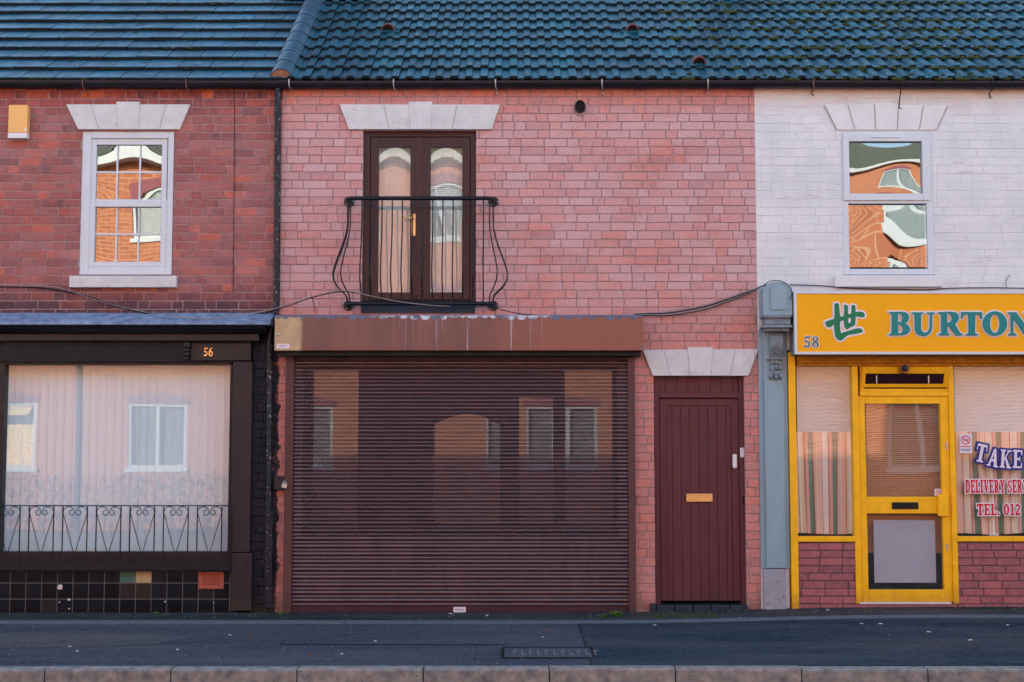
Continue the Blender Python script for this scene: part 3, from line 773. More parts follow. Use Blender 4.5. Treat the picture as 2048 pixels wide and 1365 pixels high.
ab.box(a, b, -.05, -.036, d-.02, d); ab.box(a, b, -.05, -.036, c, c+mz_); ab.box(a, a+mx_, -.05, -.036, c+mz_, d-.02); ab.box(b-mx_, b, -.05, -.036, c+mz_, d-.02)
for i in range(1, nxh): xx = a+mx_+i*hw; ab.box(xx-hw*.28, xx+hw*.28, -.0495, -.036, c+mz_, d-.02)
for j in range(1, nzh): zz = c+mz_+j*hh_; ab.box(a+mx_, b-mx_, -.049, -.036, zz-hh_*.25, zz+hh_*.25)
ab.box(a+mx_*.9, b-mx_*.9, -.041, -.0365, c+mz_*.9, d-.019, 1)
build('air_brick', ab, [M['terracotta'], M['dark']], H1)

# ------------------------------------------------------------------ HOUSE middle
XR = PX(1513, 500)[0]
H2 = thing('terraced_house', 'middle pink brick house with brown roller shutter, french doors and plain brown front door', 'house', (0.3, 0, 0))
fd = RP(725, 262, 952, 613)
door_o = RP(1309, 753, 1491, 1222)
shut_o = (PX(575, 960)[0], PX(1266, 960)[0], -1, PX(0, 690)[1])
vh = PX(1160, 217)
wall2 = brick_wall(xpipe, XR, 0, ZT, [fd, (door_o[0], door_o[1], -1, door_o[3]), shut_o], 23, zoff=0.02)
build('wall', wall2, [M['brick_mid'], M['mortar_mid']], H2, fixn=False)
build('rear_wall', MB().box(xpipe, XR, 8.0, 8.3, 0, ZT), M['brick_mid'], H2)
build('interior', MB().box(xpipe+.2, XR-.2, 3.0, 3.1, 0, ZT).box(xpipe+.2, XR-.2, .3, 3.0, 2.75, 2.85).box(xpipe+.05, xpipe+.15, .3, 8, 0, ZT), M['room'], H2)
lintel(H2, [(679,209),(1000,209.5),(983,259),(698,259)], -0.03, [(768,211,778,258),(914,211,904,258)], key=[(817,203.5),(864,203.5),(862,259),(821,259)])
lintel(H2, [(1285,700),(1517,698.5),(1497,752),(1306,752)], -0.03, [(1328,702,1341,751),(1471,701,1461,751)], key=[(1375,695),(1426,695),(1421,752),(1380,752)])
# french doors
f = MB(); ring_px(f, 726, 262, 952, 602, 739, 274, 941, 601, 0.05, 0.12)
FD = build('french_door', f, M['brown_upvc'], H2, bevel=0.004)
l = MB(); ring_px(l, 740, 275, 833, 600, 757, 295, 820, 585, 0.062, 0.11)
LF = build('door_leaf', l, M['brown_upvc'], FD, bevel=0.005)
l = MB(); ring_px(l, 834.5, 275, 940, 600, 861, 295, 924, 585, 0.062, 0.11); l.pbox(830, 275, 846, 592, 0.054, .062)
RF = build('door_leaf', l, M['brown_upvc'], FD, bevel=0.005)
build('pane', pane_px(757, 295, 820, 585, .08, 0.0018, 12), M['glass_fd'], FD)
build('pane', pane_px(861, 295, 924, 585, .08, 0.0018, 13), M['glass_fd'], FD)
hz = PX(827, 452, .04)
h = MB(); h.pbox(823, 428, 831, 472, .047, .061)
h.tube([(hz[0], .05, PX(0, 437, .03)[1]), (hz[0], .015, PX(0, 437, .03)[1]), (hz[0]-.02, .005, PX(0, 437, .03)[1]), (hz[0]-.105, .005, PX(0, 438, .03)[1])], .009)
build('handle', h, M['brass'], FD, bevel=0.003)
build('threshold', MB().pbox(722, 612, 950, 627, -.012, .2), M['darksill'], FD)
build('threshold_brick', MB().pbox(726, 602, 952, 612, .04, .2), M['groove'], FD)
# curtains behind french doors
def pleated(x0, x1, z0, z1, Y, pleat, amp, seed, n=160, hem=0.0):
    rr = random.Random(seed); mb = MB(); v = []; f = []; ph = rr.uniform(0, 6)
    nz = 6
    for j in range(nz+1):
        for i in range(n+1):
            x = x0+(x1-x0)*i/n
            y = Y + amp*math.sin(2*math.pi*x/pleat+ph+0.6*math.sin(x*3.1)) + amp*.4*math.sin(2*math.pi*x/pleat*2.3+1)*(1-j/nz*.5)
            zz = z0+(z1-z0)*j/nz + (hem*math.sin(x*9+ph) if j == 0 else 0)
            v.append((x, y, zz))
    for j in range(nz):
        for i in range(n): f.append((j*(n+1)+i, j*(n+1)+i+1, (j+1)*(n+1)+i+1, (j+1)*(n+1)+i))
    return mb.add(v, f, 0, .5, True)
a, b, c, d = RP(745, 280, 935, 598, .2)
build('blind', pleated(a, b, c, d, .22, .075, .012, 3), M['roller'] if False else M['net'], None, label='pale net curtain hanging behind the french doors', cat='curtain')
bpy.data.objects['blind'].name = 'net_curtain'
sb = MB(); z = c
while z < d:
    sb.box(a, b, .165, .167, z, z+.013); z += .02
build('slat_blind', sb, M['net'], label='fine cream slatted blind just inside the french doors', cat='blind')
# round vent
vt = MB(); vt.lathe_y(vh[0], vh[1], [(0.085, -.001), (0.083, -.006), (0.062, -.008), (0.060, .0)], 28, sx=.85)
VT = build('wall_vent', vt, M['mortar_left'], H2)
vt = MB(); vt.lathe_y(vh[0], vh[1]+.012, [(0.058, -.004), (0.066, -.03), (0.060, -.04), (0.052, -.03), (0.050, -.006)], 28, sx=.8)
for k in range(5): vt.box(vh[0]-.04, vh[0]+.04, -.02, -.012, vh[1]-.035+k*.022, vh[1]-.03+k*.022)
build('vent_cowl', vt, M['black_matt'], VT)
# front door
f = MB(); A = RP(1309, 753, 1491, 1209, .06); B = RP(1319.5, 797, 1480, 1203, .06)
f.box(A[0], B[0], .05, .16, A[2], A[3]); f.box(B[1], A[1], .05, .16, A[2], A[3]); f.box(B[0], B[1], .05, .16, PX(0, 796, .05)[1], PX(0, 785, .05)[1])
FRD = build('front_door', f, M['door_brown'], H2, bevel=0.003)
def boards(x0, x1, z0, z1, Yf, xs, g=.004):
    mb = MB(); E = [x0]+xs+[x1]
    for a, b in zip(E[:-1], E[1:]): mb.box(a+g/2, b-g/2, Yf, Yf+.03, z0, z1)
    mb.box(x0, x1, Yf+.012, Yf+.035, z0, z1, 1)
    return mb
zt0, zt1 = PX(0, 785, .07)[1], A[3]
build('overpanel', boards(B[0], B[1], zt0, zt1, .07, [PX(1331+22.4*k, 770, .07)[0] for k in range(7)]), [M['door_brown'], M['groove']], FRD, bevel=0.002)
lx0, lx1 = PX(1320.5, 1000, .08)[0], PX(1479, 1000, .08)[0]; lz0, lz1 = PX(0, 1202, .08)[1], PX(0, 798, .08)[1]
bx0, bx1, bz1 = PX(1334, 1000, .08)[0], PX(1464.5, 1000, .08)[0], PX(0, 812, .08)[1]
l = boards(bx0, bx1, lz0, bz1, .085, [PX(1260+q/2.2743, 1000, .08)[0] for q in (194, 235, 275, 317, 358, 399, 440)])
l.box(lx0, bx0, .075, .12, lz0, lz1); l.box(bx1, lx1, .075, .12, lz0, lz1); l.box(bx0, bx1, .075, .12, bz1, lz1)
LFD = build('door_leaf', l, [M['door_brown'], M['groove']], FRD, bevel=0.0025)
build('door_backing', MB().box(A[0], A[1], .17, .2, 0, A[3]), M['dark'], FRD)
lp = MB(); ring_px(lp, 1373, 988, 1425, 1004, 1377, 992, 1421, 1000.5, .063, .085); lp.pbox(1377, 992, 1421, 1000.5, .068, .085)
build('letter_plate', lp, M['brass'], FRD, bevel=0.003)
build('door_lock', MB().pbox(1485, 993, 1490, 1008, .035, .05), M['iron'], FRD, bevel=0.003)
build('keypad', MB().pbox(1465.5, 909, 1474, 936, .045, .075).pbox(1467, 930, 1473, 937, .035, .06), M['white_plastic'], FRD, bevel=0.005, label='white door closer box on the brown front door')
build('doorbell', MB().pbox(1480.5, 896, 1489.5, 915, .035, .05).pbox(1482.5, 900, 1487.5, 905, .031, .035), M['white_plastic'], FRD, bevel=0.003)
stp = MB()
for k in range(5):
    a_ = A[0]+(A[1]-A[0])*k/5; b_2 = A[0]+(A[1]-A[0])*(k+1)/5; stp.box(a_+.004, b_2-.004, -.02, .17, 0, A[2]-.002)
stp.box(PX(1300, 1215, -.04)[0], A[0]-.003, -.03, .0, 0, PX(0, 1207, -.03)[1])
build('doorstep', stp, M['darksill'], H2, bevel=0.008)
# shop glazing behind the shutter (middle house)
sg = MB()
BY = .34
sx0, sx1 = PX(575, 960)[0], PX(1266, 960)[0]
A4 = [(590, 716), (835, 986), (1000, 1037), (1106, 1128), (1240, 1290)]
fr2 = MB(); fr2.box(sx0-.1, sx1+.1, BY, BY+.05, 0, PX(0, 1072, BY)[1]); fr2.box(sx0-.1, sx1+.1, BY, BY+.05, PX(0, 738, BY)[1], 2.9)
last = sx0-.1
for (p, q) in ((622, 716), (868, 1000), (1038, 1106), (1130, 1225)):
    fr2.box(last, PX(p, 900, BY)[0], BY, BY+.05, PX(0, 1072, BY)[1], PX(0, 738, BY)[1]); last = PX(q, 900, BY)[0]
    if p == 1038: fr2.box(PX(p, 900, BY)[0], last, BY, BY+.05, PX(0, 795, BY)[1], PX(0, 738, BY)[1])
    if p == 868:
        xa9, xb9 = PX(p, 900, BY)[0], last
        za9, zb9 = PX(0, 850, BY)[1], PX(0, 828, BY)[1]
        A9 = [(xa9+(xb9-xa9)*t/10, za9+(zb9-za9)*math.sin(math.pi*t/10)) for t in range(11)]
        fr2.prism(A9+[(xb9, PX(0, 738, BY)[1]), (xa9, PX(0, 738, BY)[1])], BY, BY+.05)
fr2.box(last, sx1+.1, BY, BY+.05, PX(0, 1072, BY)[1], PX(0, 738, BY)[1])
SG = build('shop_window', fr2, M['shop_brown'], H2)
M['glass_mirror'] = glass('shop_glass_behind_shutter', 0.55)
for k, (p, q) in enumerate(((622, 716), (868, 1000), (1038, 1106), (1130, 1225))):
    a, b, c, d = RP(p, 738, q, 1072, BY+.01)
    build('pane', pillow(MB(), a, b, c, d, BY+.02, (0, .0001, 0, .0001)[k], 30+k, tilt=(0, -.042, .008, -.002)[k]), M['glass_mirror'], SG)
build('backing', MB().box(sx0, sx1, BY+.3, BY+.34, 0, 2.8), M['room'], SG)
for q_ in (sx0-.1, sx1): build('wall_return', MB().box(q_, q_+.1, .28, BY+.3, 0, 2.9), M['mortar_mid'], SG)

# ------------------------------------------------------------------ roller shutter
RS = thing('roller_shutter', 'closed dark brown roller shutter with its long brown housing box and side rails', 'roller shutter', (0, -.05, 0))
m_ = NT('brown_painted_shutter_box'); x, y, z = m_.xyz()
c_ = m_.ramp(m_.noise(5, 6, .65, m_.scale(1.0, 1, .15)), [(.3, S(96, 66, 64)), (.7, S(128, 80, 72))])
xr = m_.step(x, PX(950, 0)[0], PX(1080, 0)[0]); c_ = m_.mix(xr, c_, m_.ramp(m_.noise(40, 3), [(.3, S(128, 76, 64)), (.7, S(142, 84, 70))]))
kf = m_.math('SUBTRACT', 1.0, m_.step(m_.math('ADD', x, m_.math('MULTIPLY', m_.noise(3), .04)), PX(617, 0)[0]+.01, PX(622, 0)[0]+.02))
c_ = m_.mix(m_.math('MULTIPLY', kf, .85), c_, m_.ramp(m_.noise(8), [(.3, S(176, 150, 112)), (.7, S(196, 176, 138))]))
dr = m_.ramp(m_.noise(26, 2, .5, m_.scale(1, 1, .02)), [(.655, 0.0), (.68, 1.0)])
kx1 = m_.math('MULTIPLY', m_.step(x, PX(780, 0)[0], PX(810, 0)[0]), m_.math('SUBTRACT', 1.0, m_.step(x, PX(1080, 0)[0], PX(1110, 0)[0])))
c_ = m_.mix(m_.math('MULTIPLY', m_.math('MULTIPLY', dr, kx1), .7), c_, S(176, 166, 176))
M['shutter_box'] = m_.fin(c_, .45, 0, m_.bump(m_.noise(150), .2, .002), .5)
sbx = MB(); a, b, c, d = RP(549, 632, 1287, 702, -.26)
sbx.box(a, b, -.26, -.005, c, d)
SB = build('shutter_box', sbx, M['shutter_box'], RS, bevel=0.008)
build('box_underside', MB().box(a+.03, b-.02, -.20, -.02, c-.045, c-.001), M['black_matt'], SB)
fl = MB(); n = 52; top = d+.035; pts = []
rr = random.Random(3); xx = a-.002; low = []
while xx < b:
    wv = rr.uniform(.05, .13); dep = rr.uniform(.012, .04)
    for k in range(7):
        t = k/6; low.append((xx+wv*t, d-.004-dep*math.sin(math.pi*t)**.6 if k not in (0, 6) else d-.002))
    xx += wv
low = [p for p in low if p[0] <= b+.004]
for (p, q) in zip(low[:-1], low[1:]):
    if q[0]-p[0] < 1e-5: continue
    fl.add([(p[0], -.263, p[1]), (q[0], -.263, q[1]), (q[0], -.263, d+.003), (p[0], -.263, d+.003), (p[0], -.003, top), (q[0], -.003, top)], [(0,1,2,3), (3,2,5,4)])
fl.box(a-.002, b+.002, -.262, -.003, d+.0005, d+.0025)
m_ = NT('weathered_lead'); x, y, z = m_.xyz()
kk = m_.math('MULTIPLY', m_.step(m_.noise(9, 6, .7), .45, .6), m_.math('MULTIPLY', m_.step(x, PX(740, 0)[0], PX(800, 0)[0]), m_.math('SUBTRACT', 1.0, m_.step(x, PX(1070, 0)[0], PX(1110, 0)[0]))))
M['lead_w'] = m_.fin(m_.mix(kk, m_.ramp(m_.noise(14), [(.3, S(74, 86, 112)), (.7, S(98, 116, 146))]), S(196, 206, 226)), .5, 0.2)
build('lead_flashing', fl, M['lead_w'], SB)
for (px_, wv, y1) in ((799, .003, 655), (812, .006, 700), (826, .003, 698), (841, .0025, 690), (871, .006, 700), (884, .005, 665), (1025, .005, 655), (1019, .004, 699), (1061, .006, 699), (1066, .003, 655), (1083, .005, 699), (940, .003, 660)):
    p = PX(px_, 638, -.262); q = PX(px_+rr.uniform(-2, 3), y1, -.262)
    wv *= .55; drp = MB(); drp.add([(p[0]-wv, -.2612, p[1]), (p[0]+wv, -.2612, p[1]), (q[0]+wv*.7, -.2612, q[1]), (q[0]-wv*.7, -.2612, q[1])], [(0, 1, 2, 3)])
    build('lime_streak', drp, M['streak'], SB)
bl = MB(); p = PX(556.5, 670, -.265); bl.lathe_y(p[0], p[1], [(.0, -.27), (.012, -.268), (.014, -.26)], 12)
build('bolt_head', bl, M['steel'], SB); bl = MB()
p = PX(1283, 699, -.265); bl.lathe_y(p[0], p[1], [(.0, -.27), (.007, -.268), (.008, -.26)], 10)
build('bolt_head', bl, M['steel'], SB)
build('maker_label', MB().pbox(553.5, 688, 578.5, 697.5, -.2635, -.261), M['swhite'], SB, label='small white label on the end of the shutter housing')
# label lines
ml = MB()
for k in range(2): ml.pbox(557+k*2, 690.3+k*3, 575-k*3, 691.5+k*3, -.2642, -.2636)
build('label_print', ml, M['cable_white'], SB)
# curtain of slats
cy = -.02; cx0, cx1 = PX(585, 960, cy)[0], PX(1257, 960, cy)[0]; zt_, zb_ = PX(0, 706, cy)[1], PX(0, 1212, cy)[1]
nsl = 33
def shutter_m():
    m = NT('perforated_brown_shutter_slat'); x, y, z = m.xyz()
    c = m.ramp(m.noise(5, 9, .75, m.scale(1, 1, .35)), [(.38, S(62, 38, 46)), (.7, S(80, 50, 56))])
    m.fin(c, m.ramp(m.noise(3, 4), [(.3, .16), (.7, .26)]), 0.0, m.bump(m.noise(200, 3), .15, .001), 1.0)
    k = m.math('MULTIPLY', m.math('MULTIPLY', m.step(x, PX(615, 0)[0], PX(618, 0)[0]), m.math('SUBTRACT', 1.0, m.step(x, PX(1228, 0)[0], PX(1230, 0)[0]))),
               m.math('MULTIPLY', m.step(z, PX(0, 1075)[1], PX(0, 1073)[1]), m.math('SUBTRACT', 1.0, m.step(z, PX(0, 735)[1], PX(0, 732)[1]))))
    tr = m.n('ShaderNodeBsdfTransparent'); mx = m.n('ShaderNodeMixShader'); m.l(m.math('MULTIPLY', k, .27), mx.inputs[0])
    m.l(m.p.outputs[0], mx.inputs[1]); m.l(tr.outputs[0], mx.inputs[2]); m.l(mx.outputs[0], m.out.inputs[0])
    return m.m
M['slat'] = shutter_m()
scm = MB(); hgt = (zt_-zb_)/nsl; v = []; f = []
prof = [(0.00, .010), (0.05, -.002), (0.14, -.006), (0.22, -.004), (0.28, .003), (0.36, .001), (0.5, -.005), (0.66, -.009), (0.80, -.008), (0.92, -.001), (0.97, .008)]
xs = [cx0 + (cx1-cx0)*i/10 for i in range(11)]
rows = []
for k in range(nsl):
    dj = R.uniform(-.0006, .0006)
    for t, y in prof: rows.append((cy+y+dj, zb_+hgt*(k+t)))
for (y, z) in rows:
    for x in xs: v.append((x, y+.0008*math.sin(x*5+z*3), z))
for j in range(len(rows)-1):
    for i in range(10): f.append((j*11+i, j*11+i+1, (j+1)*11+i+1, (j+1)*11+i))
scm.add(v, f, 0, .5, True)
build('shutter_curtain', scm, M['slat'], RS, fixn=False)
build('bottom_rail', MB().box(cx0, cx1, cy-.012, cy+.02, PX(0, 1225, cy)[1], zb_+.002).box(cx0, cx1, cy-.016, cy-.01, zb_-.004, zb_+.004), M['slat_rail'] if 'slat_rail' in M else paint('brown_rail_paint', S(64, 42, 50), .4, .15, 20), RS, bevel=0.003)
lb = build('lock_label', MB().pbox(907, 1214.5, 931.5, 1225, cy-.018, cy-.0125), M['swhite'], RS, label='small white scuffed label at the middle of the bottom rail')
ml = MB()
for k in range(9): ml.pbox(910.5+k*2.2, 1217+(k % 3), 911.8+k*2.2, 1221+(k % 2)*1.5, cy-.0188, cy-.0182)
build('print', ml, M['cable_white'], lb)
M['guide'] = paint('brown_guide_rail', S(88, 58, 60), .45, .25, 3, vert=True, dirt=.5)
for (p, q) in ((568.5, 585), (1257, 1271)):
    build('guide_rail', MB().pbox(p, 709, q, 1226, -.07, .02), M['guide'], RS, bevel=0.004)
# padlock with hasp
PLx, PLz = PX(568, 971, -.09)
PL = thing('padlock', 'silver padlock hanging on a dark hasp left of the roller shutter', 'padlock', (PLx, -.09, PLz-.05))
build('body', MB().add([(PLx-.024, -.1, PLz-.022), (PLx+.026, -.1, PLz-.034), (PLx+.034, -.1, PLz+.012), (PLx-.016, -.1, PLz+.024), (PLx-.024, -.075, PLz-.022), (PLx+.026, -.075, PLz-.034), (PLx+.034, -.075, PLz+.012), (PLx-.016, -.075, PLz+.024)],
      [(0,1,2,3), (7,6,5,4), (0,4,5,1), (1,5,6,2), (2,6,7,3), (3,7,4,0)]), M['steel'], PL, bevel=0.004)
build('shackle', MB().tube([(PLx-.008, -.088, PLz+.02), (PLx-.006, -.088, PLz+.034), (PLx+.006, -.088, PLz+.044), (PLx+.018, -.088, PLz+.032), (PLx+.02, -.088, PLz+.014)], .004), M['steel'], PL)
build('hasp', MB().pbox(548, 952, 570, 980, -.073, -.02), M['shop_brown'], PL, bevel=0.004)

# ------------------------------------------------------------------ juliet balcony railing
JB = thing('balcony_railing', 'black bellied iron railing across the brown french doors', 'railing', (PX(840, 608, 0)[0], 0, PX(0, 608, 0)[1]))
yo = -.20
xa, xb = PX(694, 397, yo)[0], PX(986, 397, yo)[0]; zt2, zb2 = PX(0, 397, yo)[1], PX(0, 608, yo)[1]
def hrail(z):
    r_ = .06; p = [(xa, -.01, z), (xa, yo+r_, z)]
    p += [(xa+r_*(1-math.cos(t)), yo+r_*(1-math.sin(t)), z) for t in (math.pi*.125, math.pi*.25, math.pi*.375, math.pi*.5)]
    p += [(xb-r_*(1-math.cos(t)), yo+r_*(1-math.sin(t)), z) for t in (math.pi*.5, math.pi*.375, math.pi*.25, math.pi*.125)]
    return p + [(xb, yo+r_, z), (xb, -.01, z)]
build('top_rail', MB().tube(hrail(zt2), .021, 12), M['rail'], JB)
build('bottom_rail', MB().tube(hrail(zb2), .021, 12), M['rail'], JB)
for (x, z) in ((xa, zt2), (xb, zt2), (xa, zb2), (xb, zb2)):
    fp = MB(); fp.lathe_y(x, z, [(.05, -.016), (.052, -.008), (.052, 0)], 24)
    FP = build('fixing_plate', fp, M['shop_brown'], JB)
    for k in range(3):
        t = math.pi/2+.5+k*2.09; bt = MB(); bt.lathe_y(x+.036*math.cos(t), z+.036*math.sin(t), [(0, -.024), (.006, -.022), (.008, -.016)], 8)
        build('bolt', bt, M['steel'], FP)
bell = [(0, 0), (.22, 0), (.30, .06), (.42, .30), (.55, .66), (.66, .93), (.71, 1.0), (.77, .95), (.83, .68), (.875, .34), (.90, .10), (.93, .0), (1, 0)]
def smoothbell(t):
    for (a, b), (c, d) in zip(bell[:-1], bell[1:]):
        if a <= t <= c: u = (t-a)/(c-a); return b+(d-b)*u
    return 0
def bars():
    B = []
    for k in range(13): B.append((PX(724+20.25*k, 397, yo)[0], yo, 0, -1))
    for sgn, xe in ((-1, xa), (1, xb)):
        B.append((xe, -.06, sgn, 0)); B.append((xe, -.13, sgn, 0)); B.append((xe-sgn*.035, yo+.01, sgn*.55, -.8))
    return B
for (x, y, dx, dy) in bars():
    amp = .145; p = []
    for i in range(33):
        t = i/32
        s_ = (smoothbell(max(0, t-.02))+smoothbell(t)+smoothbell(min(1, t+.02)))/3*amp
        p.append((x+dx*s_, y+dy*s_, zt2+(zb2-zt2)*t))
    build('baluster', MB().tube(p, .0066, 6, caps=False), M['rail'], JB)

# ------------------------------------------------------------------ window guard on 56
WG = thing('window_guard', 'low black wrought iron guard with heart scrolls in front of the wide shop window', 'railing', (PX(230, 1131, -.11)[0], -.11, PX(0, 1131, -.11)[1]))
gy = -.115
gzt, gzb = PX(0, 1012, gy)[1], PX(0, 1131, gy)[1]; gx1 = PX(460, 1070, gy)[0]
build('top_rail', MB().box(-7.2, gx1, gy-.004, gy+.004, gzt-.005, gzt+.005), M['iron'], WG)
build('bottom_rail', MB().box(-7.2, gx1, gy-.005, gy+.005, gzb-.008, gzb+.004), M['iron'], WG)
build('end_post', MB().box(gx1-.006, gx1+.006, gy-.006, gy+.006, gzb, gzt), M['iron'], WG)
zj = PX(0, 1104, gy)[1]
def spiral(cx, cz, r0, r1, a0, a1, n=26): return [(cx+(r0+(r1-r0)*i/n)*math.cos(a0+(a1-a0)*i/n), gy, cz+(r0+(r1-r0)*i/n)*math.sin(a0+(a1-a0)*i/n)) for i in range(n+1)]
for k in range(-9, 7):
    xl = PX(57.5+67.3*k, 1070, gy)[0]; xr_ = PX(57.5+67.3*k+49, 1070, gy)[0]
    if xr_ > gx1+.02: continue
    xm = (xl+xr_)/2; w_ = (xr_-xl)/2
    build('upright', MB().box(xl-.005, xl+.005, gy-.005, gy+.005, gzb, gzt), M['iron'], WG)
    build('upright', MB().box(xr_-.005, xr_+.005, gy-.005, gy+.005, gzb, gzt), M['iron'], WG)
    hs = MB()
    for sgn in (-1, 1):
        cx = xm+sgn*w_*.52; r0 = w_*.46; cz = gzt-r0-.008
        outer = [(cx+sgn*r0*math.cos(a), gy, cz+r0*math.sin(a)) for a in np.linspace(-.25, math.pi, 14)]
        sp = []
        c2x = xm+sgn*w_*.30; 
        e0 = outer[-1]
        sc_ = [(xm+sgn*.006+sgn*.030*(1-math.cos(a))*1.0, gy, e0[2]-.002-.030*math.sin(a)) for a in np.linspace(.1, math.pi*1.55, 14)]
        sc_ = [(xm+sgn*(.008+.026-.026*math.cos(a)*(1-.25*a/5)), gy, e0[2]-.004-.028*math.sin(a)*(1-.2*a/5)) for a in np.linspace(.0, math.pi*1.6, 16)]
        leg = [(xm+sgn*.010, gy, zj)]
        path = leg + outer + sc_
        hs.tube(path, .0042, 5, caps=False)
        c3 = xm+sgn*w_*.5; r3 = w_*.40; zc3 = (zj+gzb)/2+.005
        hs.tube([(xm+sgn*.010, gy, zj)] + [(c3-sgn*r3*math.cos(a)*(1-.08*a), gy, zc3-r3*math.sin(a)*.95*(1-.08*a)) for a in np.linspace(0, math.pi*1.7, 18)], .0042, 5, caps=False)
    build('heart_scroll', hs, M['iron'], WG)

# ------------------------------------------------------------------ blinds in 56
VB = thing('vertical_blind', 'row of pale grey vertical blind slats inside the wide shop window', 'blind', (PX(230, 1100, .2)[0], .2, 0.6))
a, b, c, d = RP(-6, 724, 462, 1110, .16)
x = a
while x < b:
    ang = math.radians(R.uniform(4, 9)); wv = .0445
    vv = []; n = 5
    for z in (c, d):
        for i in range(n+1):
            t = -1+2*i/n; vv.append((x+.045+wv*t*math.cos(ang), .17+wv*t*math.sin(ang)+.004*(1-t*t), z))
    build('slat', MB().add(vv, [(i, i+1, n+1+i+1, n+1+i) for i in range(n)], 0, R.random(), True), M['blind'], VB)
    x += .084

# ------------------------------------------------------------------ HOUSE 58 (right)
XE = 16.0
H3 = thing('terraced_house', 'white painted brick house on the right with yellow takeaway shopfront below', 'house', (6, 0, 0))
wr = RP(1684, 263, 1866, 551)
zsh = PX(0, 700)[1]
pil_x1 = PX(1578, 900)[0]
wall3 = brick_wall(XR, XE, 0, ZT, [wr, (PX(1575, 900)[0], XE, -1, zsh)], 31, proud=0.0014, joint=.006, jit=.001)
build('wall', wall3, [M['painted_brick'], M['painted_joint']], H3, fixn=False)
build('rear_wall', MB().box(XR, XE, 8.0, 8.3, 0, ZT).box(XE-.2, XE, .3, 8, 0, ZT), M['brick_mid'], H3)
build('interior', MB().box(XR+.2, XE-.2, 3.0, 3.1, 0, ZT).box(XR+.2, XE-.2, .3, 3.0, 2.75, 2.85).box(XR, XR+.1, .3, 8, 0, ZT), M['room'], H3)
M['lintel_r'] = paint('cream_white_painted_lintel', S(216, 218, 218), .7, .06, 5, bump=.4)
M['lintel_line'] = paint('dark_lintel_crack', S(150, 134, 136), .9)
lo = lintel(H3, [(1649,210),(1748,210),(1748,207),(1797,207),(1797,211),(1895,212),(1873,260),(1674,260)], -0.014,
   [(1696,211,1710,259),(1749,209,1751,259),(1797,209,1795,259),(1847,212,1839,259),(1649,211,1674,260),(1895,212,1873.5,260)], mat='lintel_r', jm='lintel_line')
def window58():
    f = MB(); ring_px(f, 1684, 263, 1866, 550, 1697, 277, 1853, 538, .0, .09)
    A_ = RP(1684, 263, 1866, 550, 0); zz = PX(0, 399, 0)[1]; f.box(A_[0], A_[1], -.001, .08, zz-.045, zz+.035)
    w_ = build('window', f, M['upvc'], H3, bevel=0.006)
    s = MB(); ring_px(s, 1687, 266, 1858, 401, 1699, 283, 1845, 387.5, -.02, .05); s.pbox(1742, 273.5, 1802, 276, -.03, -.02)
    build('sash', s, M['upvc'], w_, bevel=0.006)
    build('pane', pane_px(1699, 283, 1845, 387.5, .02, -0.0065, 21), M['glass_up'], w_)
    build('pane', pane_px(1693, 411, 1856, 535, .02, 0.0028, 22), M['glass_up'], w_)
    build('backing', MB().box(A_[0]+.02, A_[1]-.02, .4, .45, A_[2], A_[3]), M['dark'], w_)
    build('window_sill', MB().pbox(1670.5, 552, 1886, 574, -0.06, 0.05), M['lintel_r'], w_, bevel=0.006)
window58()
# console and pilaster
PI = build('pilaster', MB().pbox(1519, 660, 1577, 1138, -.02, .1).pbox(1530, 660, 1569, 1137, -.05, -.0205), M['blue_grey'], H3, bevel=0.006)
build('plinth', MB().pbox(1528, 1139, 1573, 1224, -.06, .1), M['blue_grey_flaked'], PI, bevel=0.004)
def arch(x0, y0, x1, y1, Y, n=12):
    a, b, c, d = RP(x0, y0, x1, y1, Y); r_ = (b-a)/2; k = .75
    return [(a, c)] + [((a+b)/2-r_*math.cos(math.pi*i/n), d-r_*k+r_*k*math.sin(math.pi*i/n)) for i in range(n+1)] + [(b, c)]
build('console_head', MB().prism(arch(1526, 563, 1585, 632, -.22), -.22, .0), M['blue_grey'], PI, bevel=0.008)
build('console_panel', MB().prism(arch(1541, 573, 1573, 620, -.232), -.232, -.2195), M['blue_grey'], PI, bevel=0.004)
cm = MB()
for (x0, x1, y0, y1, yf) in ((1527, 1584, 632, 636, -.23), (1530, 1582, 636, 650, -.20), (1526, 1585, 650, 656, -.235), (1530, 1580, 656, 663, -.19)): cm.pbox(x0, y0, x1, y1-.3, yf, -.02)
build('console_moulding', cm, M['blue_grey_dirty'], PI, bevel=0.008)
nk = MB(); zz0, zz1 = PX(0, 716, -.1)[1], PX(0, 663, -.1)[1]; xa_, xb_ = PX(1540, 690, -.1)[0], PX(1566, 690, -.1)[0]
pf = [(-.05-.10*math.sin(math.pi*(.15+.75*t))**1.2*(.5+.8*t)*0.9, zz0+(zz1-zz0)*t) for t in np.linspace(0, 1, 12)]
v = [(x, y, z) for x in (xa_, xb_) for (y, z) in pf+[(-.04, zz1), (-.04, zz0)]]; n = 14
nk.add(v, [(i, (i+1) % n, n+(i+1) % n, n+i) for i in range(n)]+[tuple(range(n)), tuple(range(2*n-1, n-1, -1))])
nk.pbox(1535, 716, 1568, 719.5, -.10, -.05)
build('console_neck', nk, M['blue_grey_dirty'], PI, bevel=0.003)
lf = MB()
for k, (x, y, r_) in enumerate(((1545, 726, .02), (1553, 724, .022), (1560, 726, .02), (1545, 736, .022), (1553, 735, .026), (1561, 736, .022), (1547, 746, .02), (1553, 747, .024), (1559, 746, .02), (1543, 753, .017), (1553, 754, .02), (1562, 753, .017))):
    p = PX(x, y, -.08); lf.blob((p[0], -.055, p[1]), r_*1.25, .035, .034, k, amp=.15, nu=10, nv=7)
build('acanthus_leaf', lf, M['blue_grey_dirty'], PI)
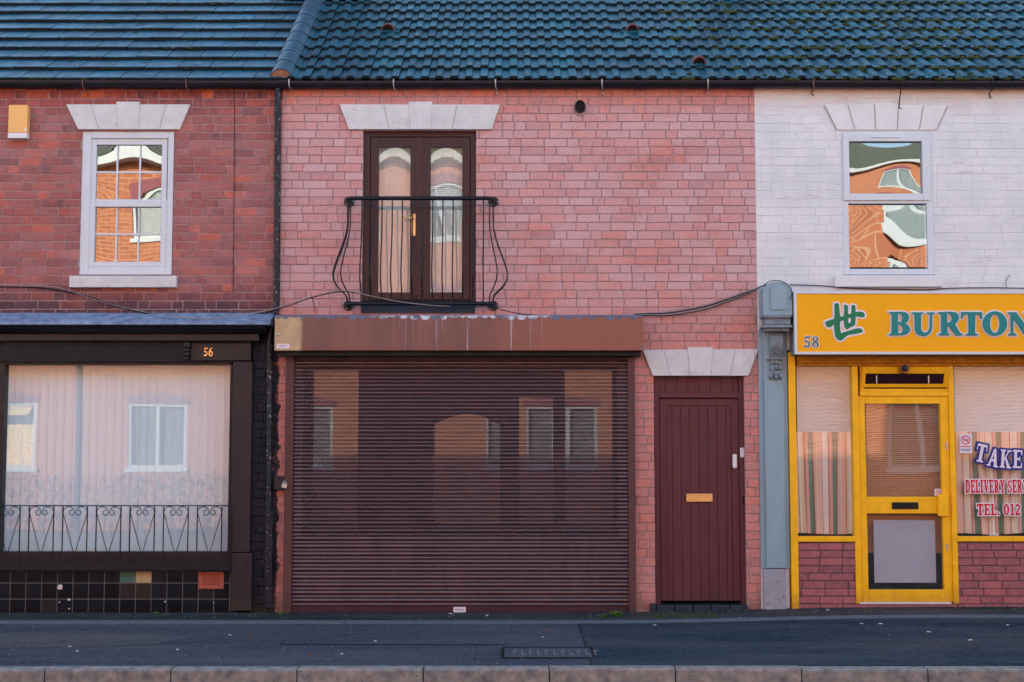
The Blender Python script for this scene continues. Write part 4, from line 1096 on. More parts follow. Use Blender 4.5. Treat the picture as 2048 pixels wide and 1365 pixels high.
# yellow shopfront
sy = MB()
sy.pbox(1580, 705, 1594.5, 1222, -.04, .1)
sy.pbox(1593.8, 1073.5, 1712, 1084, -.035, .1); sy.pbox(1914, 1073.5, 2700, 1083.5, -.035, .1)
sy.pbox(1708, 733, 1720, 1208, -.025, .1); sy.pbox(1902, 733, 1912.5, 1208, -.025, .1)
sy.pbox(1720.3, 782.5, 1901.7, 792.6, -.02, .1)
SHF = build('shopfront_frame', sy, M['yellow'], H3, bevel=0.004)
build('frieze', MB().pbox(1594.6, 705, 2700, 726, -.06, .1).pbox(1594.7, 726, 2700, 732.7, -.03, .1).pbox(1594.8, 716, 2700, 720, -.09, -.05), M['yellow_shade'], SHF, bevel=0.004)
for (p, q, wd) in ((1596, 1711, 1), (1914.5, 2700, 2)):
    a, b, c, d = RP(p, 1084.3, q, 1213, -.02)
    rb = brick_wall(a, b, 0.0, d, [], 40+wd, course=.0745, joint=.010, Yf=-.02, proud=.006, thick=.15, bond='stretch', st_len=.225, zoff=.01)
    build('stall_riser', rb, [M['brick_riser'], M['mortar_dark']], H3, fixn=False)
for (p, q, sdx) in ((1595.5, 1707.5, 51), (1912.6, 2400, 52)):
    a, b, c, d = RP(p, 733, q, 1073, .03)
    WS = build('shop_window', pillow(MB(), a, b, c, d, .03, .0035 if sdx == 51 else .004, sdx), M['glass_58'], H3)
    build('inner_sill', MB().box(a, b, .05, .35, c-.03, c+.004), M['shop_brown'], WS)
# fanlight (tilted open)
fl_ = MB(); ring_px(fl_, 1720.5, 733, 1901.5, 782.3, 1727, 737, 1894, 778, -.005, .08)
FL = build('fanlight', fl_, M['yellow'], H3, bevel=0.003)
A_ = RP(1724, 736, 1898, 775, -.05); B_ = RP(1731, 748, 1888, 768, -.05)
def tiltY(z): return -.012 - .085*(z-A_[2])/(A_[3]-A_[2])
fs = MB()
for (a, b, c, d) in ((A_[0], B_[0], A_[2], A_[3]), (B_[1], A_[1], A_[2], A_[3]), (B_[0], B_[1], A_[2], B_[2]), (B_[0], B_[1], B_[3], A_[3])):
    v = [(x, tiltY(z)+dy, z) for x in (a, b) for dy in (0, .035) for z in (c, d)]
    fs.add(v, [(0,1,3,2), (4,6,7,5), (0,4,5,1), (2,3,7,6), (0,2,6,4), (1,5,7,3)])
build('tilted_sash', fs, M['yellow'], FL, bevel=0.003)
build('dark_glass', MB().add([(B_[0], tiltY(B_[2])+.015, B_[2]), (B_[1], tiltY(B_[2])+.015, B_[2]), (B_[1], tiltY(B_[3])+.015, B_[3]), (B_[0], tiltY(B_[3])+.015, B_[3])], [(0,1,2,3)]),
      paint('dark_tinted_glass', S(46, 28, 34), .15, .1), FL)
gb = MB()
for xx in (1753, 1857): p = PX(xx, 760, -.06)[0]; gb.box(p-.005, p+.005, -.068, -.06, B_[2], B_[3]-.02)
build('stay', gb, M['steel'], FL)
# shop door
dz0 = PX(0, 1205, 0)[1]
dm = MB(); ring_px(dm, 1720.5, 792.8, 1901.5, 1205, 1733.5, 808, 1884.5, 1180, -.005, .06); dm.box(*RP(1733.5, 994, 1884.5, 1027.5, 0)[:2], -.0045, .0595, *RP(1733.5, 994, 1884.5, 1027.5, 0)[2:])
SD = build('shop_door', dm, M['yellow'], H3, bevel=0.005)
build('pane', pane_px(1733.5, 808, 1884.5, 994, .03, .0008, 61), M['glass_58'], SD)
build('pane', pane_px(1733.5, 1027.5, 1884.5, 1180, .03, .001, 62), M['glass_58'], SD)
build('letter_plate', MB().pbox(1784.5, 1005, 1837, 1018.5, -.02, -.004), M['black_matt'], SD, bevel=0.005)
build('push_handle', MB().pbox(1877, 989, 1897, 1033, -.05, -.0045), M['yellow'], SD, bevel=0.004)
lk = MB().pbox(1891.5, 884, 1895.5, 899, -.010, -.004).pbox(1892, 1088, 1896, 1101, -.010, -.004)
build('lock', lk, M['steel'], SD, bevel=0.002)
build('threshold', MB().pbox(1720, 1205.2, 1903, 1208.5, -.03, .1), M['upvc'], SD)
build('step', MB().pbox(1711.5, 1208.8, 1914, 1222, -.02, .1), M['brick_riser'], SD)
# ornament above the door
OR = thing('door_ornament', 'small octagonal brown medallion hanging above the yellow shop door', 'ornament', (PX(1809.5, 737, -.12)[0], -.12, PX(0, 748, -.12)[1]))
p = PX(1809.5, 737, -.13)
build('rim', MB().lathe_y(p[0], p[1], [(.034, -.125), (.04, -.135), (.052, -.135), (.056, -.12), (.056, -.105)], 8), paint('brown_wood', S(150, 92, 30), .5, .3, 40), OR)
build('centre', MB().lathe_y(p[0], p[1], [(0, -.13), (.02, -.135), (.034, -.125)], 16), M['black_gloss'], OR)
# curtains and blinds of 58
def curtain_mat():
    m = NT('striped_curtain'); x, y, z = m.xyz()
    t = m.math('FRACT', m.math('MULTIPLY', m.math('ADD', x, m.math('MULTIPLY', m.math('SUBTRACT', z, 1.2), m.math('MULTIPLY', m.math('SINE', m.math('MULTIPLY', x, 7.0)), .02))), 1/.235))
    st = [(0.0, S(232, 190, 172)), (.16, S(232, 190, 172)), (.165, S(170, 70, 80)), (.19, S(170, 70, 80)), (.195, S(240, 234, 220)), (.42, S(240, 234, 220)), (.425, S(170, 70, 80)), (.445, S(170, 70, 80)), (.45, S(222, 166, 156)), (.60, S(222, 166, 156)), (.605, S(96, 140, 122)), (.80, S(96, 140, 122)), (.805, S(170, 70, 80)), (.83, S(170, 70, 80)), (.835, S(236, 204, 186)), (1.0, S(236, 204, 186))]
    c = m.ramp(t, st, 'CONSTANT')
    c = m.mix(m.math('MULTIPLY', m.noise(200, 2), .15), c, (.3, .25, .22))
    return m.fin(c, .9)
M['curtain'] = curtain_mat()
for (p, q, lab, sdx) in ((1594, 1710, 'short striped pink, cream and green curtain in the narrow window left of the yellow door', 1), (1908, 2420, 'short striped curtain behind the lettered window right of the yellow door', 2)):
    a, b, c, d = RP(p, 864, q, 1069, .08)
    build('curtain', pleated(a, b, c+.005, d, .085, .115, .016, sdx, 260 if sdx == 2 else 90, .006), M['curtain'], label=lab, cat='curtain')
    a, b, c, d = RP(p, 726, q, 870, .18)
    hb = MB(); z = c
    while z < d: hb.add([(a, .19, z), (b, .19, z), (b, .198, z+.0125), (a, .198, z+.0125)], [(0,1,2,3)]); z += .0135
    build('slat_blind', hb, M['blind'], label='pale pleated blind above the curtain in the ' + ('narrow window' if sdx == 1 else 'wide lettered window'), cat='blind')
a, b, c, d = RP(1729, 800, 1890, 1106, .09)
hb = MB(); z = c
while z < d: hb.add([(a, .088, z), (b, .088, z), (b, .100, z+.018), (a, .100, z+.018)], [(0,1,2,3)]); z += .021
build('slat_blind', hb, M['slatblind'], label='tan horizontal slat blind inside the glazed yellow door', cat='blind')
build('card_panel', MB().pbox(1748, 1041, 1871, 1166, .045, .05), M['greypanel'], label='plain grey rectangular panel behind the lower glass of the yellow door', cat='panel')
build('sill_item', MB().pbox(1979, 1068, 1998, 1072.5, .07, .12), M['swhite'], label='small white dish on the inner sill below the striped curtain', cat='dish', bevel=.004)
# no-smoking stickers
def nosmoke(x0, y0, x1, y1, Y, lab, tall):
    t_ = thing('no_smoking_sign', lab, 'sticker', (PX((x0+x1)/2, 0, Y)[0], Y, PX(0, y1, Y)[1]), 'no smoking stickers')
    a, b, c, d = RP(x0, y0, x1, y1, Y)
    build('backing', MB().box(a, b, Y, Y+.001, c, d), M['swhite'], t_)
    cx = (a+b)/2; r_ = (b-a)*.36; cz = d-r_-(b-a)*.14
    gl = [[('+', arc(cx, cz, r_, r_, 0, 350, 30)), ('-', arc(cx, cz, r_*.8, r_*.8, 0, 350, 30)), ('+', [(cx-r_*.66, cz+r_*.52), (cx-r_*.52, cz+r_*.66), (cx+r_*.66, cz-r_*.52), (cx+r_*.52, cz-r_*.66)])]]
    build('prohibition_ring', sdf_mesh(gl, 0, r_/22, Y-.0015), M['red'], t_)
    build('cigarette', MB().box(cx-r_*.55, cx+r_*.45, Y-.0008, Y-.0002, cz-r_*.12, cz+r_*.08).box(cx+r_*.3, cx+r_*.4, Y-.0008, Y-.0002, cz+r_*.15, cz+r_*.4), M['black_matt'], t_)
    if tall:
        build('caption', MB().box(a+.012, b-.012, Y-.001, Y-.0002, c+.062, c+.07), M['red'], t_)
        build('small_print', MB().box(a+.012, b-.012, Y-.001, Y-.0002, c+.038, c+.043).box(a+.02, b-.02, Y-.001, Y-.0002, c+.026, c+.031), M['navy'], t_)
nosmoke(1919, 868, 1944, 907, .022, 'tall white no smoking notice in the wide lettered shop window', True)
nosmoke(1869, 978, 1884, 992.5, .022, 'small square no smoking sticker low on the glass of the yellow door', False)
# window lettering
LT = thing('window_lettering', 'red, white and blue stick-on lettering across the window right of the yellow door', 'lettering', (PX(2000, 1000, .02)[0], .02, PX(0, 1040, .02)[1]))
Yg = .019
def zc_(y): return PX(0, y, Yg)[1]
def take_place(i, q, cx):
    ang = -math.radians((-13, -14, -8, -4)[min(i, 3)])*-1
    ox = cx; oz = zc_(925)+(.0, -.045, -.065, -.07)[min(i, 3)]+.012
    dx, dz = q[0]-ox, q[1]-zc_(925)
    a_ = (-.22, -.20, -.10, -.05)[min(i, 3)]
    return (ox+dx*math.cos(a_)-dz*math.sin(a_)*1.0, oz+dx*math.sin(a_)+dz*math.cos(a_))
x0t = PX(1948, 900, Yg)[0]
gl, _ = word('TAKE', x0t, zc_(925), .185, .66, .06, take_place)
build('take_outline', sdf_mesh(gl, .016, .0045, Yg), M['navy'], LT)
for g in gl: build('letter', sdf_mesh([g], -.002, .003, Yg-.002), M['swhite'], LT)
gl, _ = word('DELIVERY SERV', PX(1931, 980, Yg)[0], zc_(986), zc_(960)-zc_(986), .43, .04)
build('delivery_outline', sdf_mesh(gl, .010, .004, Yg), M['swhite'], LT)
for g in gl: build('letter', sdf_mesh([g], .0, .0025, Yg-.002), M['red'], LT)
gl, _ = word('TEL. 012', PX(1954, 1015, Yg)[0], zc_(1031), zc_(1008)-zc_(1031), .64, .07)
build('telephone_outline', sdf_mesh(gl, .010, .004, Yg), M['swhite'], LT)
for g in gl: build('letter', sdf_mesh([g], .0, .0025, Yg-.002), M['red'], LT)

# ------------------------------------------------------------------ shop sign
SI = thing('shop_sign', 'long yellow fascia sign in a white frame with raised teal letters and a green character', 'shop sign', (4.5, -.18, PX(0, 709, -.25)[1]))
ys = -.25
A_ = RP(1588.5, 582.5, 1e4, 709.3, ys); B_ = RP(1594, 588, 1e4, 704, ys); xE = 7.5
build('panel', MB().box(B_[0]-.005, xE, ys+.012, ys+.03, B_[2]-.005, B_[3]+.005), M['syellow'], SI)
fr3 = MB(); fr3.box(A_[0], xE, ys, ys+.03, B_[3], A_[3]); fr3.box(A_[0], xE, ys, ys+.03, A_[2], B_[2]); fr3.box(A_[0], B_[0], ys, ys+.03, B_[2], B_[3])
build('frame', fr3, M['upvc'], SI, bevel=.003)
build('sign_case', MB().box(A_[0]+.002, xE, ys+.032, -.012, A_[2]+.003, A_[3]-.003), paint('blue_grey_case', S(120, 140, 150), .5), SI)
Ys = ys+.008
def ppts(pts, sc_, ox, oy): return [PX(ox+x/sc_, oy+y/sc_, Ys) for x, y in pts]
KJ = [(355,225),(400,208),(440,210),(470,240),(480,330),(490,450),(500,530),(540,545),(590,515),(597,380),(597,240),(650,250),(695,280),(695,380),(697,478),(720,482),(775,462),(780,350),(785,255),(840,250),(875,275),(880,340),(885,430),(940,418),(1010,415),(1080,440),(1112,490),(1105,550),(1040,560),(950,545),(885,545),(880,640),(875,720),(850,765),(790,790),(730,825),(680,865),(650,855),(610,810),(595,760),(592,630),(550,645),(500,662),(497,780),(515,940),(550,940),(650,910),(780,870),(900,835),(1010,828),(1050,870),(1070,920),(1010,945),(900,970),(780,985),(690,1010),(620,1060),(560,1120),(500,1138),(430,1110),(380,1040),(360,950),(345,740),(320,750),(290,790),(230,815),(180,800),(140,750),(120,690),(150,660),(250,625),(340,600),(358,540),(358,380)]
gk = [[('+', ppts(KJ, 12.41, 1640, 590)), ('-', ppts([(697,575),(765,572),(768,680),(740,700),(700,700)], 12.41, 1640, 590))]]
build('character_outline', sdf_mesh(gk, .017, .004, Ys+.001, .003), M['swhite'], SI)
build('character', sdf_mesh(gk, 0, .003, Ys-.002, .003), M['sgreen'], SI)
BL = [
 ([(85,178),(270,172),(340,185),(378,225),(380,265),(365,310),(325,345),(375,375),(398,425),(385,470),(340,505),(270,515),(90,515),(92,500),(130,480),(133,215)], [[(218,195),(255,200),(282,235),(285,275),(265,320),(220,325)], [(220,350),(260,360),(290,400),(292,440),(275,475),(250,488),(222,480)]]),
 ([(420,182),(590,182),(590,198),(555,215),(553,420),(575,465),(615,475),(655,460),(680,410),(685,215),(640,195),(640,182),(750,182),(748,198),(718,220),(712,430),(680,495),(620,525),(560,525),(500,500),(468,440),(460,215),(420,195)], []),
 ([(800,180),(980,172),(1060,185),(1098,225),(1098,275),(1080,320),(1045,355),(1120,480),(1155,500),(1150,520),(1060,520),(945,365),(935,365),(935,480),(975,500),(970,515),(805,515),(805,500),(848,480),(848,215),(800,195)], [[(930,195),(965,200),(1000,240),(1002,280),(985,320),(930,330)]]),
 ([(1137,178),(1437,178),(1437,278),(1418,275),(1400,225),(1370,208),(1340,205),(1335,480),(1380,500),(1375,518),(1205,518),(1205,500),(1245,480),(1240,205),(1205,208),(1170,230),(1155,275),(1137,272)], []),
 (arc(1623,345,175,178,0,352,40), [arc(1623,345,72,135,0,350,30)]),
 ([(1812,180),(1930,180),(2090,400),(2090,215),(2045,195),(2045,180),(2160,180),(2160,195),(2125,215),(2125,520),(2060,520),(1890,265),(1890,480),(1938,500),(1935,518),(1815,518),(1815,500),(1855,480),(1850,215),(1812,195)], [])]
gb_ = [[('+', ppts(o, 7.237, 1765, 600))]+[('-', ppts(h, 7.237, 1765, 600)) for h in hs] for o, hs in BL]
build('letter_outline', sdf_mesh(gb_, .015, .004, Ys+.001, .003), M['swhite'], SI)
for g, nm in zip(gb_, 'BURTON'): build('letter', sdf_mesh([g], 0, .003, Ys-.014, .015), M['teal'], SI)
p0 = PX(1607, 696, Ys); hh2 = PX(0, 673, Ys)[1]-p0[1]
gl, _ = word('58', p0[0], p0[1], hh2, 1.0, .06)
build('number_outline', sdf_mesh(gl, .006, .0025, Ys+.001, .002), M['swhite'], SI)
M['dteal'] = paint('deep_teal', S(20, 100, 96), .4)
for g in gl: build('number', sdf_mesh([g], -.001, .002, Ys-.002, .002), M['dteal'], SI)

# ------------------------------------------------------------------ roofs
SM = 4.95
xcap = PX(562, 150, EY)[0]
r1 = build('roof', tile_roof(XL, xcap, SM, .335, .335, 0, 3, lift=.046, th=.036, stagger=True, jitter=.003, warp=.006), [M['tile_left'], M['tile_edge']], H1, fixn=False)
xm1 = PX(1254, 150, EY)[0]
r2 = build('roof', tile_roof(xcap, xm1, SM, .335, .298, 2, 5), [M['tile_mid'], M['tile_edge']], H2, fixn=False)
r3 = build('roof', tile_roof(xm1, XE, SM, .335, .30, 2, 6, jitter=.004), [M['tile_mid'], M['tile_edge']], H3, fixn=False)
for (a, b, H_) in ((XL, xcap, r1), (xcap, xm1, r2), (xm1, XE, r3)):
    ub = MB(); p0, p1 = rf(0, -.0, -.02), rf(0, SM, -.02)
    ub.add([(a, p0[1]+.04, p0[2]), (b, p0[1]+.04, p0[2]), (b, p1[1], p1[2]), (a, p1[1], p1[2]), (b, 8.3, ZT+.1), (a, 8.3, ZT+.1)], [(0,1,2,3), (3,2,4,5)])
    build('roof_deck', ub, M['black_matt'], H_)
    build('ridge_tile', MB().tube([(a, p1[1], p1[2]), (b, p1[1], p1[2])], .12, 12), M['ridge'], H_)
# half-round capping over the party wall
cp = MB(); cpx = xcap; s = 0.02; n = 12; k = 0
while s < SM:
    L = .33; pr = []
    for (ss, rr_) in ((s, .118), (s+.015, .12), (s+L-.008, .112)):
        pr.append([rf(cpx+rr_*math.cos(math.pi*i/n), ss, .015+rr_*.95*math.sin(math.pi*i/n)) for i in range(n+1)])
    v = [q for p in pr for q in p]; f = [(j*(n+1)+i, j*(n+1)+i+1, (j+1)*(n+1)+i+1, (j+1)*(n+1)+i) for j in range(2) for i in range(n)]
    cp.add(v, f, 0, R.random(), True)
    a_ = [rf(cpx+.119*math.cos(math.pi*i/n), s+L-.010, .015+.119*.95*math.sin(math.pi*i/n)) for i in range(n+1)]
    b_2 = [rf(cpx+.119*math.cos(math.pi*i/n), s+L+.002, .015+.119*.95*math.sin(math.pi*i/n)) for i in range(n+1)]
    cp.add(a_+b_2, [(i, i+1, n+1+i+1, n+1+i) for i in range(n)], 1, .5, True)
    s += L; k += 1
CP = build('capping_tile', cp, [M['ridge'], M['lead']], r2, fixn=False)
ed = MB(); e_ = [rf(cpx+.112*math.cos(math.pi*i/n), .03, .012+.108*math.sin(math.pi*i/n)) for i in range(n+1)]; ed.add(e_, [tuple(range(n+1))], 0)
p = rf(cpx, .028, .0); ed.box(p[0]-.008, p[0]+.008, p[1]-.012, p[1]+.0, p[2]-.01, p[2]+.10, 1)
build('mortar_plug', ed, [M['mortar_fill'], M['chipc']], r2)
# clay vent hoods
for (px_, py_, H_) in ((776, 66, r2), (1265, 67, r3), (1398, 133, r3)):
    # solve slope position
    lo_, hi_ = 0, SM
    for _ in range(40):
        mid = (lo_+hi_)/2; p = rf(0, mid, .02); v_ = None
        yy = p[1]+CD; zz = p[2]-CH; dpt = yy*ct+zz*st; upv = -yy*st+zz*ct; pyy = 682.5-F*upv/dpt
        if pyy > py_: lo_ = mid
        else: hi_ = mid
    s0 = lo_; p = rf(0, s0, .02); dpt = (p[1]+CD)*ct+(p[2]-CH)*st; cx = (px_-1024)/F*dpt
    hd = MB(); n = 12; rings = []
    for (ss, rr_, hh) in ((0, .078, .105), (.05, .075, .10), (.14, .06, .07), (.24, .03, .03), (.28, .0, .0)):
        rings.append([rf(cx+rr_*math.cos(math.pi*i/n), s0+ss, .02+hh*math.sin(math.pi*i/n)) for i in range(n+1)])
    inn = [rf(cx+.066*math.cos(math.pi*i/n), s0, .02+.09*math.sin(math.pi*i/n)) for i in range(n+1)]
    v = [q for r_ in rings for q in r_]
    hd.add(v, [(j*(n+1)+i, j*(n+1)+i+1, (j+1)*(n+1)+i+1, (j+1)*(n+1)+i) for j in range(4) for i in range(n)], 0, .5, True)
    hd.add(rings[0]+inn, [(i, i+1, n+1+i+1, n+1+i) for i in range(n)], 0)
    hd.add([rf(cx+.066*math.cos(math.pi*i/n), s0+.012, .02+.09*math.sin(math.pi*i/n)) for i in range(n+1)], [tuple(range(n+1))], 1)
    hd.add([rf(cx-.13, s0-.012, .034), rf(cx+.13, s0-.012, .034), rf(cx+.13, s0+.02, .052), rf(cx-.13, s0+.02, .052), rf(cx-.13, s0-.012, .01), rf(cx+.13, s0-.012, .01)], [(0,1,2,3), (4,5,1,0)], 2)
    build('roof_vent', hd, [M['clay_vent'], M['dark'], M['tile_mid']], H_)
# chimneys, only their flashing shows
def chimney(xc, wd, H_, s_at, apron):
    p = rf(0, s_at, 0); mb = MB()
    cw = brick_wall(xc-wd/2, xc+wd/2, p[2]-.3, 9.6, [], 77, Yf=p[1]+.02, thick=.6)
    C_ = build('chimney', cw, [M['brick_left'], M['mortar_left']], H_, fixn=False)
    ap = MB(); N_ = 24; rr_ = random.Random(int(xc*10)+50)
    for i in range(N_):
        a, b = xc-wd/2-.15+(wd+.3)*i/N_, xc-wd/2-.15+(wd+.3)*(i+1)/N_
        j0 = rr_.uniform(-.02, .02)
        ap.add([rf(a, s_at-apron+j0, .062), rf(b, s_at-apron+j0, .062), rf(b, s_at+.06, .065), rf(a, s_at+.06, .065)], [(0,1,2,3)])
    build('apron_flashing', ap, M['lead_white'], C_, fixn=False)
    pt = MB()
    for k in (-1, 1): pt.lathe_y(0, 0, [(0, 0)], 3) if False else pt.tube([(xc+k*wd/4, p[1]+.32, 9.6), (xc+k*wd/4, p[1]+.32, 10.1)], .11, 12)
    build('chimney_pot', pt, M['terracotta'], C_)
chimney(PX(640, 0, 2)[0], 0.95, r2, 2.86, .10)
chimney(PX(1466, 0, 2)[0], 0.42, r3, 2.92, .09)
# moss cushions
def moss(H_, x0, x1, n, seed, smax=2.9, rmin=.012, rmax=.035):
    rr_ = random.Random(seed); mb = MB()
    for i in range(n):
        row = rr_.randint(0, int(smax/.335)); x = rr_.triangular(x0, x1, x1*.75+x0*.25)
        if rr_.random() < .6: s_ = row*.335 - rr_.uniform(0.0, .02); hh = .03
        else: s_ = row*.335 + rr_.uniform(.03, .28); hh = .022
        r_ = rr_.uniform(rmin, rmax)
        for q in range(rr_.randint(1, 4)):
            p = rf(x+rr_.uniform(-1, 1)*r_*1.5, s_, hh); mb.blob(p, r_*rr_.uniform(.5, 1.2), r_*.8, r_*.45, i*7+q, amp=.35)
    o = build('moss', mb, M['moss'], H_); o['kind'] = 'stuff'
moss(r3, xm1+.1, 5.6, 520, 1, rmax=.045); moss(r1, -5.6, -2.6, 60, 2, rmax=.02)
# dark fascia board behind gutter and gutters
def gutter(x0, x1, H_, brk, sock, steps=1):
    z1 = PX(0, 161.5, -.13)[1]; z0 = PX(0, 174, -.13)[1]; r_ = (z1-z0)*.82; yc = -.02-.058; n = 10
    g = MB(); pr = [(yc-.056*math.cos(math.pi*i/n), z1-(z1-z0)*math.sin(math.pi*i/n)) for i in range(n+1)]
    pi_ = [(yc-.050*math.cos(math.pi*i/n), z1-(z1-z0-.005)*math.sin(math.pi*i/n)) for i in range(n+1)]
    P_ = pr + pi_[::-1]; m_2 = len(P_)
    xs = [x0+(x1-x0)*i/8 for i in range(9)]
    v = [(x, y, z+.004*math.sin(x*.9)) for x in xs for (y, z) in P_]
    g.add(v, [(k*m_2+i, k*m_2+(i+1) % m_2, (k+1)*m_2+(i+1) % m_2, (k+1)*m_2+i) for k in range(8) for i in range(m_2)], 0, .5, False)
    G = build('gutter', g, M['gutter'], H_)
    for px_ in sock:
        sx = PX(px_, 168, -.1)[0]; sk = MB(); rr_ = 1.12
        v = [(x, yc+(y-yc)*rr_, z1+(z-z1)*rr_+.001) for x in (sx-.045, sx+.045) for (y, z) in pr]; m2 = n+1
        sk.add(v, [(i, i+1, m2+i+1, m2+i) for i in range(n)], 0, .5, True); build('gutter_union', sk, M['gutter'], G)
    for (px_, mt, ln) in brk:
        bx_ = PX(px_, 170, -.14)[0]; zz = PX(0, ln, -.01)[1]
        b2 = MB(); b2.tube([(bx_, -.142, z1+.01), (bx_, -.145, z0+.01), (bx_+.008, -.11, z0-.02), (bx_+.01, -.02, zz+.04), (bx_+.012, -.012, zz), (bx_+.03, -.02, zz-.012)], .006, 6)
        build('gutter_bracket', b2, M[mt], G)
gutter(XL, xpipe-.01, H1, [(165, 'rust', 188), (372, 'rust', 190)], [])
gutter(xpipe-.01, PX(1254, 168)[0], H2, [(578, 'steel', 186), (787, 'steel', 187), (991, 'steel', 188), (1204, 'steel', 188)], [567])
gutter(PX(1254, 168)[0], XE, H3, [(1416, 'steel', 188), (1627, 'rust', 190), (1802, 'iron', 216), (1985, 'iron', 194)], [1282, 1500])
for (a, b, H_) in ((XL, xpipe, H1), (xpipe, XR, H2), (XR, XE, H3)):
    build('eaves_board', MB().box(a, b, -.018, .05, PX(0, 171, 0)[1], EZ+.02), M['black_matt'], H_)

# ------------------------------------------------------------------ downpipe
DP = thing('downpipe', 'old black cast iron downpipe with flaking white spots between the two brick houses', 'downpipe', (PX(537, 1214, -.06)[0], -.06, 0))
yp = -.055
def pp(px_, py_): q = PX(px_, py_, yp); return (q[0], yp, q[1])
build('gutter_outlet', MB().tube([pp(556, 168), pp(556, 200)], .034, 12).tube([pp(556, 176), pp(556, 184)], .038, 12), M['pipe'], DP)
build('upper_pipe', MB().tube([pp(555.5, 200), pp(554.5, 400), pp(553, 605), pp(552, 628)], .031, 14).tube([pp(555.5, 222), pp(555.5, 232)], .036, 14).tube([pp(554, 350), pp(554, 358)], .036, 14), M['pipe'], DP)
yp = -.05
build('lower_pipe', MB().tube([pp(550, 640), pp(540, 665), pp(539, 690), pp(537.5, 1025)], .029, 14).tube([pp(538, 780), pp(538, 786)], .036, 14).pbox(528.5, 1024, 545, 1033, -.09, -.01).pbox(530, 1033, 544, 1210, -.082, -.018).pbox(528.5, 1206, 546, 1216, -.086, -.014), M['pipe'], DP)
# cables
def sag(pts, Y, r, mat, lab, n=40, name='cable', group=None):
    P_ = []
    # catmull-rom through pixel points
    q = [pts[0]]+pts+[pts[-1]]
    for i in range(1, len(q)-2):
        for k in range(8):
            t = k/8; o = []
            for c in (0, 1):
                a, b, cc, d = q[i-1][c], q[i][c], q[i+1][c], q[i+2][c]
                o.append(.5*((2*b)+(-a+cc)*t+(2*a-5*b+4*cc-d)*t*t+(-a+3*b-3*cc+d)*t**3))
            P_.append(o)
    P_.append(pts[-1]); out = []
    for (x, y) in P_: w_ = PX(x, y, Y); out.append((w_[0], Y, w_[1]))
    build(name, MB().tube(out, r, 6), M[mat], label=lab, cat='cable', group=group)
sag([(-60, 570), (0, 574), (60, 575), (110, 580), (170, 592), (230, 612), (300, 628), (370, 636), (440, 636), (520, 628), (549, 622)], -.03, .007, 'cable', 'thick black cable sagging across the brickwork above the left shopfront')
sag([(40, 573), (90, 573), (130, 579), (190, 600), (250, 616), (330, 633)], -.045, .0035, 'cable_white', 'thin pale cable running beside the thick black cable on the left house')
sag([(330, 633), (420, 637), (480, 630), (540, 620), (580, 608), (630, 592), (672, 583), (700, 583), (740, 592), (800, 604), (860, 611), (900, 613)], -.235, .0042, 'cable_white', 'pale cable looping from the downpipe over the foot of the balcony railing')
sag([(545, 622), (580, 611), (630, 594), (680, 584), (720, 588), (800, 606), (900, 615), (980, 614), (1010, 622), (1060, 630), (1180, 634), (1290, 631)], -.225, .0045, 'cable', 'black cable passing behind the pale one below the balcony railing and along the shutter box')
for k, (dy, mt, r_) in enumerate(((0, 'cable', .006), (3, 'cable_white', .005), (-3, 'cable_white', .004), (5, 'cable', .004))):
    sag([(1270, 628+dy*.3), (1330, 627+dy), (1400, 616+dy*1.2), (1450, 601+dy), (1500, 583+dy*.6), (1523, 573), (1533, 570)], -.03-.004*k, r_, mt,
        ('thick black strand', 'thin pale lower strand', 'thin pale upper strand', 'thin black lowest strand')[k] + ' of the cable bundle rising to the grey console', group='cable bundle left of the console')
sag([(1580, 570), (1620, 571), (1656, 573), (1700, 577), (1780, 579), (1850, 580), (1900, 577), (1980, 576), (2060, 577), (2120, 577)], -.02, .005, 'cable', 'black cable on the white wall just above the yellow sign')
sag([(1508, 700), (1512, 730), (1500, 752), (1492, 770)], -.03, .003, 'cable_white', 'short loose pale wire beside the lintel of the brown door', name='loose_wire')
sag([(469, 176), (469, 300), (467.5, 450), (466, 585)], -.004, .003, 'cable', 'straight thin dark vertical joint line down the left brick wall')  # joint in the brickwork, drawn as a thin dark tube
sag([(622, 590), (627, 606), (630, 625)], -.01, .003, 'cable', 'short black wire end hanging on brick left of the railing', name='loose_wire')
sag([(1527, 572), (1540, 563), (1560, 562), (1578, 572), (1584, 586), (1580, 600)], -.235, .004, 'cable', 'black wire draped over the rounded top of the grey console')
sag([(2013, 576), (2012, 562), (2020, 550)], -.02, .003, 'cable', 'short wire sticking up from the wall above the yellow sign', name='loose_wire')
# alarm box
AL = thing('alarm_box', 'small yellow burglar alarm box high on the left brick wall', 'alarm box', (PX(35, 276, 0)[0], 0, PX(0, 276, 0)[1]))
build('cover', MB().pbox(16.5, 210, 54.5, 265.5, -.08, 0), M['alarm_yellow'], AL, bevel=.006)
build('base', MB().pbox(15.5, 265.8, 53.5, 276.5, -.075, 0).pbox(49, 257, 53, 262, -.0815, -.079, ), M['white_plastic'], AL, bevel=.004)

